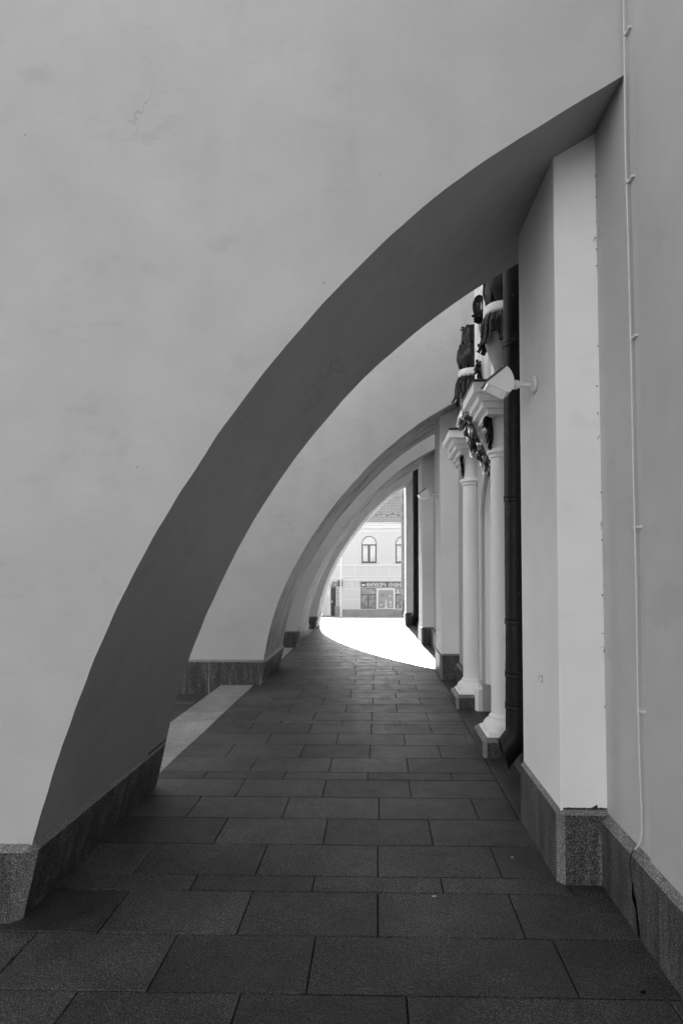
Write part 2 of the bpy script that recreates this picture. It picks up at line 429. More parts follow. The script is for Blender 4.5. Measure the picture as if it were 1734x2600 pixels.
# ------------------------------------------------------------------ the four buttress arches
PF = [(-1.525, 0.338), (-1.494, 0.449), (-1.462, 0.558), (-1.429, 0.667), (-1.394, 0.776), (-1.358, 0.884), (-1.319, 0.991), (-1.279, 1.098), (-1.236, 1.204), (-1.191, 1.309), (-1.143, 1.412), (-1.094, 1.515), (-1.042, 1.616), (-0.987, 1.717), (-0.93, 1.815), (-0.871, 1.913), (-0.81, 2.009), (-0.747, 2.104), (-0.682, 2.198), (-0.615, 2.29), (-0.547, 2.381), (-0.476, 2.471), (-0.404, 2.56), (-0.33, 2.647), (-0.255, 2.732), (-0.177, 2.816), (-0.098, 2.898), (-0.017, 2.978), (0.066, 3.056), (0.152, 3.131), (0.239, 3.205), (0.329, 3.275), (0.42, 3.342), (0.514, 3.407), (0.61, 3.47), (0.707, 3.53), (0.806, 3.588), (0.904, 3.645), (1.003, 3.703), (1.099, 3.762)]
PB = [(-1.502, 0.349), (-1.478, 0.46), (-1.45, 0.571), (-1.419, 0.68), (-1.385, 0.789), (-1.349, 0.897), (-1.31, 1.005), (-1.269, 1.111), (-1.226, 1.217), (-1.18, 1.322), (-1.133, 1.426), (-1.084, 1.529), (-1.033, 1.631), (-0.98, 1.732), (-0.924, 1.832), (-0.867, 1.93), (-0.808, 2.027), (-0.746, 2.123), (-0.683, 2.218), (-0.617, 2.311), (-0.549, 2.403), (-0.479, 2.493), (-0.407, 2.581), (-0.333, 2.667), (-0.257, 2.752), (-0.178, 2.835), (-0.098, 2.917), (-0.016, 2.996), (0.068, 3.073), (0.153, 3.149), (0.241, 3.222), (0.33, 3.294), (0.42, 3.363), (0.512, 3.431), (0.605, 3.496), (0.699, 3.56), (0.795, 3.621), (0.893, 3.68), (0.992, 3.737), (1.092, 3.792)]
P2 = [(-1.523, 0.355), (-1.499, 0.512), (-1.468, 0.665), (-1.429, 0.816), (-1.384, 0.965), (-1.333, 1.11), (-1.277, 1.253), (-1.215, 1.394), (-1.147, 1.533), (-1.076, 1.669), (-1.0, 1.804), (-0.919, 1.936), (-0.835, 2.066), (-0.747, 2.193), (-0.656, 2.319), (-0.561, 2.442), (-0.463, 2.563), (-0.362, 2.681), (-0.258, 2.796), (-0.152, 2.909), (-0.042, 3.018), (0.071, 3.125), (0.187, 3.227), (0.306, 3.326), (0.428, 3.421), (0.553, 3.512), (0.681, 3.598), (0.813, 3.679), (0.949, 3.755), (1.088, 3.825)]
def resample(P, n, amp=0., seed=0):
    P = [Vector((p[0], p[1])) for p in P]; s = [0]
    for a, b in zip(P, P[1:]): s.append(s[-1] + (b - a).length)
    out = []
    for i in range(n):
        t = s[-1] * i / (n - 1); j = max(k for k in range(len(s)) if s[k] <= t + 1e-9); j = min(j, len(P) - 2)
        q = P[j].lerp(P[j + 1], (t - s[j]) / (s[j + 1] - s[j])); d = (P[j + 1] - P[j]).normalized()
        w = amp * (noise.noise(Vector((t * 2.3, seed, .5))) + .6 * noise.noise(Vector((t * 9.0, seed, 3.5))))
        out.append(q + Vector((-d.y, d.x)) * w)
    return out
def buttress(y0, y1, pf, pb, label, soffit, zs=1.0, xl=-4.5, dx=0., xr=1.25, top=6.2):
    root = thing('buttress', ((-1.6 + dx), (y0 + y1) / 2, 0), label, 'arched buttress', 'buttress arches spanning the passage')
    n = 90
    f = resample([(x + dx, .36 + (z - .36) * zs) for x, z in pf], n, .0060, y0)
    b = resample([(x + dx, .36 + (z - .36) * zs) for x, z in pb], n, .0060, y1)
    # the leg goes on below the plinth top, and the head runs into the church wall
    def ext(p):
        d0 = p[1] - p[0]; lo = p[0] - d0 * ((p[0].y + .01) / d0.y)
        d1 = p[-1] - p[-2]; hi = p[-1] + d1 * ((xr - p[-1].x) / d1.x) if xr > p[-1].x else p[-1]
        return [lo] + p + [hi]
    f = ext(f); b = ext(b)
    if xr < f[-3].x:
        f = [p for p in f if p.x < xr]; b = b[:len(f)]
    cap = [(xr, top), (-1.2, top), (xl, top - .7), (xl, 0.0 - .12), (f[0].x - .3, -.12)]
    NY = 6
    bm = BM()
    rings = []
    for k in range(NY + 1):
        t = k / NY; rings.append([bm.verts.new((f[i].x * (1 - t) + b[i].x * t, y0 + (y1 - y0) * t, f[i].y * (1 - t) + b[i].y * t)) for i in range(len(f))])
    cf = [bm.verts.new((p[0], y0, p[1])) for p in cap]; cb = [bm.verts.new((p[0], y1, p[1])) for p in cap]
    for A, B in zip(rings, rings[1:]):
        for i in range(len(A) - 1):
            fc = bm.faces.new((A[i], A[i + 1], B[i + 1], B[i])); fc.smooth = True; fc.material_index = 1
    front = rings[0] + cf; back = rings[-1] + cb
    bm.faces.new(front); bm.faces.new(back[::-1])
    for i in range(len(cap) - 1): bm.faces.new((cf[i], cb[i], cb[i + 1], cf[i + 1]))
    bm.faces.new([rings[k][-1] for k in range(NY + 1)] + [cb[0], cf[0]])
    bm.faces.new([cf[-1], cb[-1]] + [rings[k][0] for k in range(NY, -1, -1)])
    # soften the plaster arris
    es = [e for e in bm.edges if {v for v in e.verts} <= set(rings[0]) or {v for v in e.verts} <= set(rings[-1])]
    es = [e for e in es if len(e.link_faces) == 2 and e.calc_face_angle(0) > .8]
    bmesh.ops.bevel(bm, geom=es, offset=.006, segments=2, affect='EDGES', profile=.5)
    bmesh.ops.triangulate(bm, faces=[fc for fc in bm.faces if len(fc.verts) > 8])
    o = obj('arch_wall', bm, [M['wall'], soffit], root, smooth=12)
    # granite plinth following the leg, chamfered on top and at the corners
    e = .032; x_top = f[1].x + e; x_bot = -1.572 + dx
    zt = .345
    pl = [(xl - .02, -.13), (x_bot - (x_top - x_bot) * .13 / zt, -.13), (x_top, zt), (xl - .02, zt)]
    bm = BM(); fs = prism(bm, pl, 'y', y0 - .028, y1 + .028)
    es = [ed for ed in bm.edges if (ed.verts[0].co.z > zt - .01 and ed.verts[1].co.z > zt - .01) or
          (max(ed.verts[0].co.z, ed.verts[1].co.z) > .2 and min(ed.verts[0].co.z, ed.verts[1].co.z) < .1 and min(v.co.x for v in ed.verts) > xl + .5)]
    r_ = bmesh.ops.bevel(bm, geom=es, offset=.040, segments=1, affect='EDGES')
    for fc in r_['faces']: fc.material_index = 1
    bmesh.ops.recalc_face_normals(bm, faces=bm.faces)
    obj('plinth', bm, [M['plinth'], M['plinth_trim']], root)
    return root
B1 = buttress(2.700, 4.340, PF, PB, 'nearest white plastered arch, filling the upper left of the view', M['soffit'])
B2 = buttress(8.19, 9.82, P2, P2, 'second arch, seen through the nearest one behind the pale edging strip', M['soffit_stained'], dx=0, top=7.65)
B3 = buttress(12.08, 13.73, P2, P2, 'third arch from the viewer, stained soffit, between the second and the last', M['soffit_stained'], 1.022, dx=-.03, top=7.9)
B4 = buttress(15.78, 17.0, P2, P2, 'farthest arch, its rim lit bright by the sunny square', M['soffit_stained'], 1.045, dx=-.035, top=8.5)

# ------------------------------------------------------------------ church wall with doorway, pilasters
church = thing('church', (1.3, 9, 0), 'pale church wall along the right of the passage with pilasters and a round-headed doorway', 'church')
WX = 1.138
def shear(bm, k=.0085):          # the old wall leans a little towards the passage
    for v in bm.verts:
        if v.co.x < 2: v.co.x -= k * max(v.co.z - .35, 0)
DY0, DY1, DSP = 5.60, 6.72, 2.02
bm = BM()
box(bm, WX - .007, 3, -9, 2.585, -.1, 11); shear(bm)
obj('wall', bm, M['church'], church)
bm = BM(); box(bm, WX, 3, 2.585, 4.6, -.1, 11); shear(bm)
obj('wall', bm, M['church'], church)
bm = BM()
outer = [(4.6, -.1), (8.4, -.1), (8.4, 11), (4.6, 11)]
plate(bm, outer, [arch_loop(DY0, DY1, -.02, DSP)], 'x', 1.140, 1.50)
obj('wall', bm, M['church'], church)
bm = BM(); box(bm, 1.142, 3, 8.4, 26, -.9, 11)
obj('wall', bm, M['church'], church)
bm = BM(); box(bm, 1.42, 1.46, 5.4, 6.9, -.02, 2.8)
dr = obj('door', bm, M['door_dark'], church)
bm = BM()
for i in range(3): box(bm, 1.40, 1.4198, 5.66 + i * .36, 5.94 + i * .36, .25, 1.9)
obj('door_panel', bm, M['door_dark'], dr)
# door mouldings: stepped reveals
bm = BM(); dc = (DY0 + DY1) / 2; rr = (DY1 - DY0) / 2
band(bm, rr - .035, rr - .001, dc, .30, DSP, 'x', 1.175, 1.40)
band(bm, rr - .055, rr - .0352, dc, .30, DSP, 'x', 1.195, 1.40)
band(bm, rr - .095, rr - .0552, dc, .30, DSP, 'x', 1.215, 1.40)
obj('door_surround', bm, M['white_clean'], church, smooth=30)
bm = BM()
band(bm, rr + .001, rr + .03, dc, .33, DSP, 'x', 1.118, 1.1395)
obj('door_surround', bm, M['white_clean'], church, smooth=30)
def chamf(bm, x0, x1, y0, y1, z1, c=.034, z0=-.14, ends=True):
    """plinth block, chamfered top and outer vertical corners (left side + both ends)"""
    b2 = BM(); box(b2, x0, x1, y0, y1, z0, z1)
    es = [e for e in b2.edges if (min(v.co.z for v in e.verts) > z1 - .01 and (ends or all(v.co.x < x0 + .01 for v in e.verts))) or (ends and all(v.co.x < x0 + .01 for v in e.verts) and abs(e.verts[0].co.z - e.verts[1].co.z) > .05)]
    r_ = bmesh.ops.bevel(b2, geom=es, offset=c, segments=1, affect='EDGES')
    for f in r_['faces']: f.material_index = 1
    me = bpy.data.meshes.new('tmp'); b2.to_mesh(me); b2.free(); bm.from_mesh(me); bpy.data.meshes.remove(me)
bm = BM()
cuts = [-9, -5, -3.2, -1.9, -.6, .5, 1.45, 2.452, 2.66, 3.2]
bm.free()
for a, b in zip(cuts, cuts[1:]):
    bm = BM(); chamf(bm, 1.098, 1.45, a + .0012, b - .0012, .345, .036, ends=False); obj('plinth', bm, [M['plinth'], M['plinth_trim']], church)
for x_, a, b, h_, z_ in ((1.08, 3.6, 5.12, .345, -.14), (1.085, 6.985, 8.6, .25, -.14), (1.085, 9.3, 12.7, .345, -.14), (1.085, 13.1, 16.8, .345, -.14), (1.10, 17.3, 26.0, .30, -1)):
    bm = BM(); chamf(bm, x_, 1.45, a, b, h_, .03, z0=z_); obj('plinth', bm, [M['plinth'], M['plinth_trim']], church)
bm = BM(); chamf(bm, 1.072, 1.34, 6.726, 6.98, .26, .03)
obj('door_plinth', bm, M['white'], church)
bm = BM(); chamf(bm, 1.072, 1.34, 5.40, 5.595, .26, .03)
obj('door_plinth', bm, M['white'], church)
def pilaster(x0, x1, y0, y1, ztop, e=.018, lean=.0035):
    bm = BM(); box(bm, x0 + .02, x1, y0 + .024, y1, .30, ztop, .004)
    for v in bm.verts:
        v.co.x -= lean * max(v.co.z - .35, 0)
    p = obj('pilaster', bm, M['white'], church)
    bm = BM(); chamf(bm, x0, x1 + .004, y0, y1 + .025, .372, .034)
    obj('pilaster_plinth', bm, [M['plinth'], M['plinth_trim']], p)
    return p
pilaster(.886, 1.20, 3.055, 3.85, 3.85)
pilaster(.872, 1.20, 8.605, 9.36, 3.95, lean=.004)
pilaster(.893, 1.20, 12.54, 13.62, 4.0, lean=.002)
pilaster(.748, 1.20, 16.72, 17.3, 4.0, lean=.0)
bm = BM(); box(bm, 1.0, 3.2, -9, 26, 11, 11.35, .05)
obj('eaves', bm, M['white'], church)

# ------------------------------------------------------------------ portal columns (base, shaft, capital, stepped cornice block)
CX_ = 1.09
def column(cy, label):
    root = thing('portal_column', (CX_, cy, 0), label, 'column', 'columns beside the doorway')
    bm = BM(); box(bm, .866, 1.26, cy - .262, cy + .262, -.1, .155)
    es = [e for e in bm.edges if (min(v.co.z for v in e.verts) > .15) or (all(v.co.x < .87 for v in e.verts) and abs(e.verts[0].co.z - e.verts[1].co.z) > .05)]
    r_ = bmesh.ops.bevel(bm, geom=es, offset=.032, segments=1, affect='EDGES')
    for f in r_['faces']: f.material_index = 1
    ped = obj('pedestal', bm, [M['plinth'], M['plinth_trim']], root)
    bm = BM(); lo = [(.905, cy - .222), (1.16, cy - .222), (1.16, cy + .222), (.905, cy + .222)]; hi = [(.93, cy - .19), (1.16, cy - .19), (1.16, cy + .19), (.93, cy + .19)]
    A = [bm.verts.new((p[0], p[1], .1552)) for p in lo]; B = [bm.verts.new((p[0], p[1], .178)) for p in hi]
    bm.faces.new(A[::-1]); bm.faces.new(B)
    for i in range(4): bm.faces.new((A[i], A[(i + 1) % 4], B[(i + 1) % 4], B[i]))
    obj('base_slab', bm, M['white_clean'], root)
    bm = BM()
    lathe(bm, [(.172, .165), (.180, .185), (.181, .205), (.175, .230), (.160, .252), (.140, .266), (.128, .274), (.131, .282), (.128, .292), (.115, .300), (.109, .315)], (CX_, cy, 0), 48)
    obj('base_moulding', bm, M['white_clean'], root, smooth=40)
    bm = BM(); lathe(bm, [(.109, .312), (.110, .9), (.108, 1.8), (.104, 2.522)], (CX_, cy, 0), 48)
    obj('shaft', bm, M['white'], root, smooth=40)
    bm = BM(); lathe(bm, [(.104, 2.512), (.118, 2.520), (.120, 2.530), (.118, 2.540), (.128, 2.547), (.138, 2.558), (.138, 2.575), (.128, 2.588), (.116, 2.594), (.098, 2.600), (.098, 2.80), (.099, 2.84), (.108, 2.852), (.124, 2.864)], (CX_, cy, 0), 48)
    obj('capital', bm, M['white_clean'], root, smooth=40)
    cor = None
    bm = BM()
    for (h, xa, z0, z1) in ((.186, .926, 2.862, 2.908), (.235, .877, 2.9082, 2.957), (.268, .842, 2.9572, 3.015), (.312, .792, 3.0152, 3.098)):
        box(bm, xa, 1.24, cy - h, cy + h, z0, z1)
        # splayed soffit under each step
    cor = obj('cornice_block', bm, M['white_clean'], root)
    bm = BM(); box(bm, .778, 1.24, cy - .328, cy + .328, 3.098, 3.112, .003); box(bm, .80, 1.24, cy - .30, cy + .30, 3.1121, 3.125)
    obj('flashing', bm, M['flashing'], cor)
    return root
c1 = column(5.33, 'nearer round portal column, half hidden behind the thick black drainpipe')
c2 = column(7.07, 'farther round portal column, standing beside the second pilaster')
# run of cornice over the doorway
bm = BM()
for (xa, z0, z1) in ((1.085, 2.862, 2.908), (1.035, 2.9082, 2.957), (1.0, 2.9572, 3.015), (.95, 3.0152, 3.098)):
    box(bm, xa, 1.139, 5.645, 6.755, z0, z1)
cr = obj('door_cornice', bm, M['white_clean'], church)
bm = BM(); box(bm, .938, 1.139, 5.662, 6.74, 3.0985, 3.112)
obj('flashing', bm, M['flashing'], cr)
bm = BM()
for (xa, z0, z1) in ((1.085, 2.862, 2.908), (1.035, 2.9082, 2.957), (1.0, 2.9572, 3.015), (.95, 3.0152, 3.098)):
    box(bm, xa, 1.139, 7.39, 8.18, z0, z1)
obj('wall_cornice', bm, M['white_clean'], church)
bm = BM()
for (xa, z0, z1) in ((1.085, 2.862, 2.908), (1.035, 2.9082, 2.957), (1.0, 2.9572, 3.015), (.95, 3.0152, 3.098)):
    box(bm, xa, 1.139, 4.62, 5.0, z0, z1)
obj('wall_cornice', bm, M['white_clean'], church)
# attic frame over the doorway
att = None
bm = BM()
for (xa, ya, yb) in ((1.085, 6.02, 6.52), (1.058, 6.05, 6.49), (1.04, 6.10, 6.44), (1.02, 6.15, 6.39)):
    box(bm, xa, 1.1385, ya, yb, 3.113, 5.6)
for (xa, yb) in ((1.115, 6.0),): box(bm, xa, 1.138, 5.84, yb, 3.114, 5.6)
obj('attic_frame', bm, M['white_clean'], church)

# ------------------------------------------------------------------ urns with carved drapery on the cornice blocks
def urn(loc, label):
    cx, cy, z = loc
    root = thing('urn', loc, label, 'urn', 'carved urns above the portal columns')
    bm = BM(); lathe(bm, [(.055, 0), (.060, .012), (.045, .03), (.036, .05), (.042, .10), (.062, .165), (.092, .24), (.122, .32), (.146, .40), (.158, .48), (.158, .56), (.150, .63), (.145, .66)], (cx, cy, z), 40)
    obj('body', bm, M['urn_stone'], root, smooth=50)
    bm = BM(); lathe(bm, [(.128, .655), (.142, .660), (.148, .668), (.150, .685), (.146, .70), (.149, .712), (.144, .728), (.128, .735)], (cx, cy, z), 44)
    obj('collar', bm, M['white_clean'], root, smooth=35)
    # skirt of hanging leaves, every other one curling outwards
    bm = BM(); rnd = random.Random(3)
    for k in range(17):
        a = 2 * math.pi * k / 17 + .1; ca, sa = math.cos(a), math.sin(a); long_ = k % 3 != 1
        L = .30 if long_ else .20; out = [.136, .152, .166, .172, .176, .186 if long_ else .172, .215 if long_ else .178, .232 if long_ else .172]
        zz = [.655, .62, .57, .52, .46, .655 - L * .8, .655 - L * .98, .655 - L * .92]
        if not long_: zz = [.655, .62, .59, .56, .53, .50, .47, .462]
        path = [(cx + ca * r_, cy + sa * r_, z + h) for r_, h in zip(out, zz)]
        leaf(bm, path, [.024, .036, .044, .047, .046, .040, .030, .012], (-sa, ca, 0), .004, .26)
    for k in range(26):
        a = 2 * math.pi * k / 26; ca, sa = math.cos(a), math.sin(a)
        tube(bm, [(cx + ca * r_, cy + sa * r_, z + h) for r_, h in ((.134, .655), (.156, .61), (.166, .55), (.158 + rnd.uniform(0, .02), .49))], [.006, .010, .012, .004], 6)
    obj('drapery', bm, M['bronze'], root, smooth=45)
    # plume of upright carved leaves, bulging then closing to a curled crest
    bm = BM()
    core = [(.110, .73), (.124, .78), (.136, .85), (.134, .92), (.112, .99), (.088, 1.05), (.076, 1.10), (.070, 1.15), (.060, 1.20), (.044, 1.235), (.02, 1.25)]
    lathe(bm, core, (cx, cy, z), 26)
    for tier, (zb, ln, cnt, wd) in enumerate(((.735, .29, 8, 1.35), (.87, .24, 7, 1.15), (1.0, .20, 6, .95))):
        for k in range(cnt):
            a = 2 * math.pi * (k + .5 * (tier % 2)) / cnt + rnd.uniform(-.08, .08)
            path = []; ws = []; tw = rnd.uniform(-.25, .25)
            for i in range(9):
                t = i / 8; zz = zb + t * ln * (1 if t < .9 else .97)
                j = min(range(len(core)), key=lambda q: abs(core[q][1] - zz)); r_ = core[j][0] + .006 + .010 * math.sin(math.pi * t) + .026 * max(t - .7, 0) / .3
                aa = a + tw * t
                path.append((cx + math.cos(aa) * r_, cy + math.sin(aa) * r_, z + zz)); ws.append((.016, .028, .036, .040, .040, .036, .028, .017, .005)[i] * wd)
            leaf(bm, path, ws, (-math.sin(a), math.cos(a), .1), .003, .40)
    for k in range(9):
        a = 2 * math.pi * k / 9; ca, sa = math.cos(a), math.sin(a)
        leaf(bm, [(cx + ca * r_, cy + sa * r_, z + h) for r_, h in ((.092, 1.05), (.098, 1.10), (.102, 1.15), (.095, 1.20), (.10, 1.235), (.118, 1.235), (.122, 1.215))], [.012, .024, .028, .026, .02, .014, .005], (-sa, ca, 0), .004, .34)
    for k in range(6):
        a = 2 * math.pi * k / 6 + .4; blob(bm, (cx + math.cos(a) * .05, cy + math.sin(a) * .05, z + 1.235), (.03, .03, .025), 8, 6, .06)
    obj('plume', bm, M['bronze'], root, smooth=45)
    return root
u2 = urn((CX_ - .005, 7.06, 3.122), 'carved urn over the farther column, dark plume in full view against the white wall')
u1 = dup(u2, (CX_, 5.32, 3.122), 'carved urn over the nearer column, cut off by the black drainpipe', rotz=R(20))

# ------------------------------------------------------------------ carved ornaments
def carving(name, pts, mat, label, cat, w=.05, seed=1, alt=None, dens=9, side=(0, 1, 0), group=None):
    """a hanging carved festoon: overlapping leaves, buds and scrolls along a line"""
    rnd = random.Random(seed); pts = [Vector(p) for p in pts]
    root = thing(name, pts[0], label, cat, group)
    bms = [BM(), BM()]
    n = dens; L = len(pts) - 1
    for k in range(n):
        t = k / (n - 1) * L; i = min(int(t), L - 1); p = pts[i].lerp(pts[i + 1], t - i); d = (pts[i + 1] - pts[i]).normalized()
        s = Vector(side); ww = w * (1 - .6 * (k / (n - 1)) ** 1.5) * rnd.uniform(.8, 1.15)
        bm = bms[k % 2 if alt else 0]; nn = d.cross(s).normalized()
        if nn.x > 0: nn = -nn
        for sg in (-1, 1, 0):
            e = s * sg * ww * 1.5 + nn * rnd.uniform(.1, .9) * ww
            path = [p, p + d * ww * .5 + e * .45, p + d * ww * 1.2 + e * .9, p + d * ww * 1.9 + e * .95 + nn * ww * .35, p + d * ww * 2.3 + e * .7 + nn * ww * .6]
            leaf(bm, path, [ww * .25, ww * .48, ww * .5, ww * .34, ww * .08], s if sg == 0 else (s * .6 + nn * .8 * sg), ww * .08, .38)
        if rnd.random() < .35: blob(bm, p + nn * ww * .7 + s * rnd.uniform(-.6, .6) * ww, (ww * .42, ww * .42, ww * .5), 9, 6, .05)
        if rnd.random() < .5:
            q = p + s * rnd.choice((-1, 1)) * ww * .9 + nn * ww * .4
            tube(bm, [q + (s * math.cos(a * .8) + d * math.sin(a * .8)) * ww * (.55 - a * .06) for a in range(8)], [ww * .16] * 7 + [ww * .06], 6)
    tube(bms[0], pts, [w * .45] * (len(pts) - 1) + [w * .12], 8)
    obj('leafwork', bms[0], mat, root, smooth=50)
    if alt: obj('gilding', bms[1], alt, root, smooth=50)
    else: bms[1].free()
    return root
carving('carved_ornament', [(.905, 6.2, 3.20), (.915, 6.18, 3.08), (.955, 6.16, 2.95), (1.0, 6.16, 2.84), (1.05, 6.16, 2.74), (1.10, 6.16, 2.64), (1.125, 6.16, 2.55)], M['gilt'], 'shiny gilt carving leaning out over the doorway between the two portal columns', 'carving', .082, 5, M['gilt_dark'], 10)
carving('carved_pendant', [(.985, 5.30, 2.90), (.970, 5.29, 2.84), (.978, 5.29, 2.77), (.982, 5.29, 2.70), (.984, 5.29, 2.62)], M['bronze'], 'dark leaf pendant below the cornice block of the nearer portal column', 'carving', .052, 8, None, 8, group='leaf pendants on the column necks')
carving('carved_pendant', [(.985, 7.04, 2.875), (.972, 7.03, 2.81), (.980, 7.03, 2.75), (.984, 7.03, 2.68), (.986, 7.03, 2.61)], M['bronze'], 'slim dark leaf pendant on the neck of the farther portal column', 'carving', .030, 9, None, 8, group='leaf pendants on the column necks')
carving('carved_scroll', [(1.03, 6.12, 3.64), (1.02, 6.10, 3.56), (1.03, 6.10, 3.46), (1.05, 6.1, 3.36)], M['bronze'], 'dark carved leaf scroll low on the white attic frame, beside the farther urn', 'carving', .042, 12, None, 6)
# oval carved medallion on the attic frame
med = thing('medallion', (1.02, 6.13, 4.0), 'dark oval carved medallion fixed to the white attic frame', 'medallion')
bm = BM()
mc = Vector((1.022, 6.12, 4.20))
for rr_, th in ((.085, .013), (.066, .010), (.052, .007)):
    tube(bm, [mc + Vector((math.cos(a) * rr_ * .62, -.012 - (.085 - rr_) * .2 - .012 * math.cos(a), math.sin(a) * rr_ * 1.25)) for a in [2 * math.pi * i / 24 for i in range(25)]], th, 8, cap=False)
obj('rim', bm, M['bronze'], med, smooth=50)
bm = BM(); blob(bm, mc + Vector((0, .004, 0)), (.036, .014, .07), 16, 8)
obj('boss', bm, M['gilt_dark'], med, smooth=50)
bm = BM()
for k in range(4):
    tube(bm, [mc + Vector((-.055 + .11 * i / 8, -.02, -.085 - .022 * k - .035 * math.sin(math.pi * i / 8) * (1 - k * .12))) for i in range(9)], .010, 7)
blob(bm, mc + Vector((-.062, -.02, -.10)), .016); blob(bm, mc + Vector((.05, -.02, -.02)), (.018, .014, .035))
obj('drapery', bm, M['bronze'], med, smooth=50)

# ------------------------------------------------------------------ drainpipes
def downpipe(cx, cy, r, ztop, label, mat, collars, tip, lug=None, cylz=.40):
    root = thing('drainpipe', (cx, cy, 0), label, 'drainpipe', 'rainwater pipes down the church wall')
    bm = BM(); z = cylz; k = 0
    zs = [cylz] + sorted(c for c in collars) + [ztop]
    for a, b in zip(zs, zs[1:]):            # each length tapers a little into the next
        lathe(bm, [(r * 1.0, a + .0005), (r * .985, b - .03), (r * .97, b)], (cx, cy, 0), 40)
    obj('pipe', bm, mat, root, smooth=40)
    for c in collars:
        bm = BM(); lathe(bm, [(r * 1.0, c - .028), (r * 1.055, c - .024), (r * 1.06, c - .004), (r * 1.03, c), (r * 1.06, c + .004), (r * 1.05, c + .02), (r * 1.0, c + .024)], (cx, cy, 0), 40)
        if lug and abs(c - lug) < .01:
            box(bm, cx - .012, cx + .15, cy - .012, cy + .012, c - .02, c + .005)
            for q in range(5): blob(bm, (cx - .02 + q * .018, cy - r * 1.05 + abs(q - 2) * .006, c + .018 + .008 * (q % 2)), .014, 7, 5, .12)
        obj('collar', bm, mat, root, smooth=40)
    # outlet shoe, bent towards the passage and cut steeply
    bm = BM(); s = r / .079
    n = 36; rings = []
    def ring(c_, ax, rad, up):
        ax = Vector(ax).normalized(); u = Vector((0, 1, 0)); v = ax.cross(u).normalized()
        return [bm.verts.new(Vector(c_) + (u * math.cos(2 * math.pi * i / n) * rad + v * math.sin(2 * math.pi * i / n) * up)) for i in range(n)]
    rings.append(ring((cx, cy, cylz + .004), (0, 0, -1), r * .995, r * .995))
    ex, ez = tip
    rings.append(ring((cx, cy, cylz - .09 * s), (-.42, 0, -.9), r * 1.0, r * 1.10))
    rings.append(ring((cx - ex, cy, cylz - ez), (-.96, 0, -.28), r * .98, .121 * s))
    rings.append(ring((cx - ex + .004, cy, cylz - ez), (-.96, 0, -.28), r * .93, .112 * s))
    rings.append(ring((cx + .01 * s, cy, cylz - .12 * s), (-.42, 0, -.9), r * .92, r * 1.0))
    for A, B in zip(rings, rings[1:]):
        for i in range(n): bm.faces.new((A[i], A[(i + 1) % n], B[(i + 1) % n], B[i]))
    obj('shoe', bm, mat, root, smooth=50)
    return root

def Zat(y, Y): return 1.55 + (1445.4 - y) / 1548 * Y
PY = 4.62
downpipe(1.035, PY, .079, 4.0, 'thick black drainpipe close behind the nearest arch, in front of the portal columns', M['pipe'],
         [Zat(1786, PY), Zat(1707, PY), Zat(1574, PY), Zat(1266, PY), Zat(873, PY)], (.099, .235), lug=Zat(873, PY))
downpipe(.962, 15.25, .088, 4.3, 'black drainpipe in the distance, between the third arch and the last arch', M['pipe'],
         [2.1, 3.05, 1.0], (.105, .26), cylz=.50)
downpipe(1.055, 25.6, .066, 9.5, 'slim grey drainpipe at the far corner of the church, in front of the shop building', M['pipe_grey'],
         [1.2, 3.4, 5.6], (.09, .2), cylz=-.10)

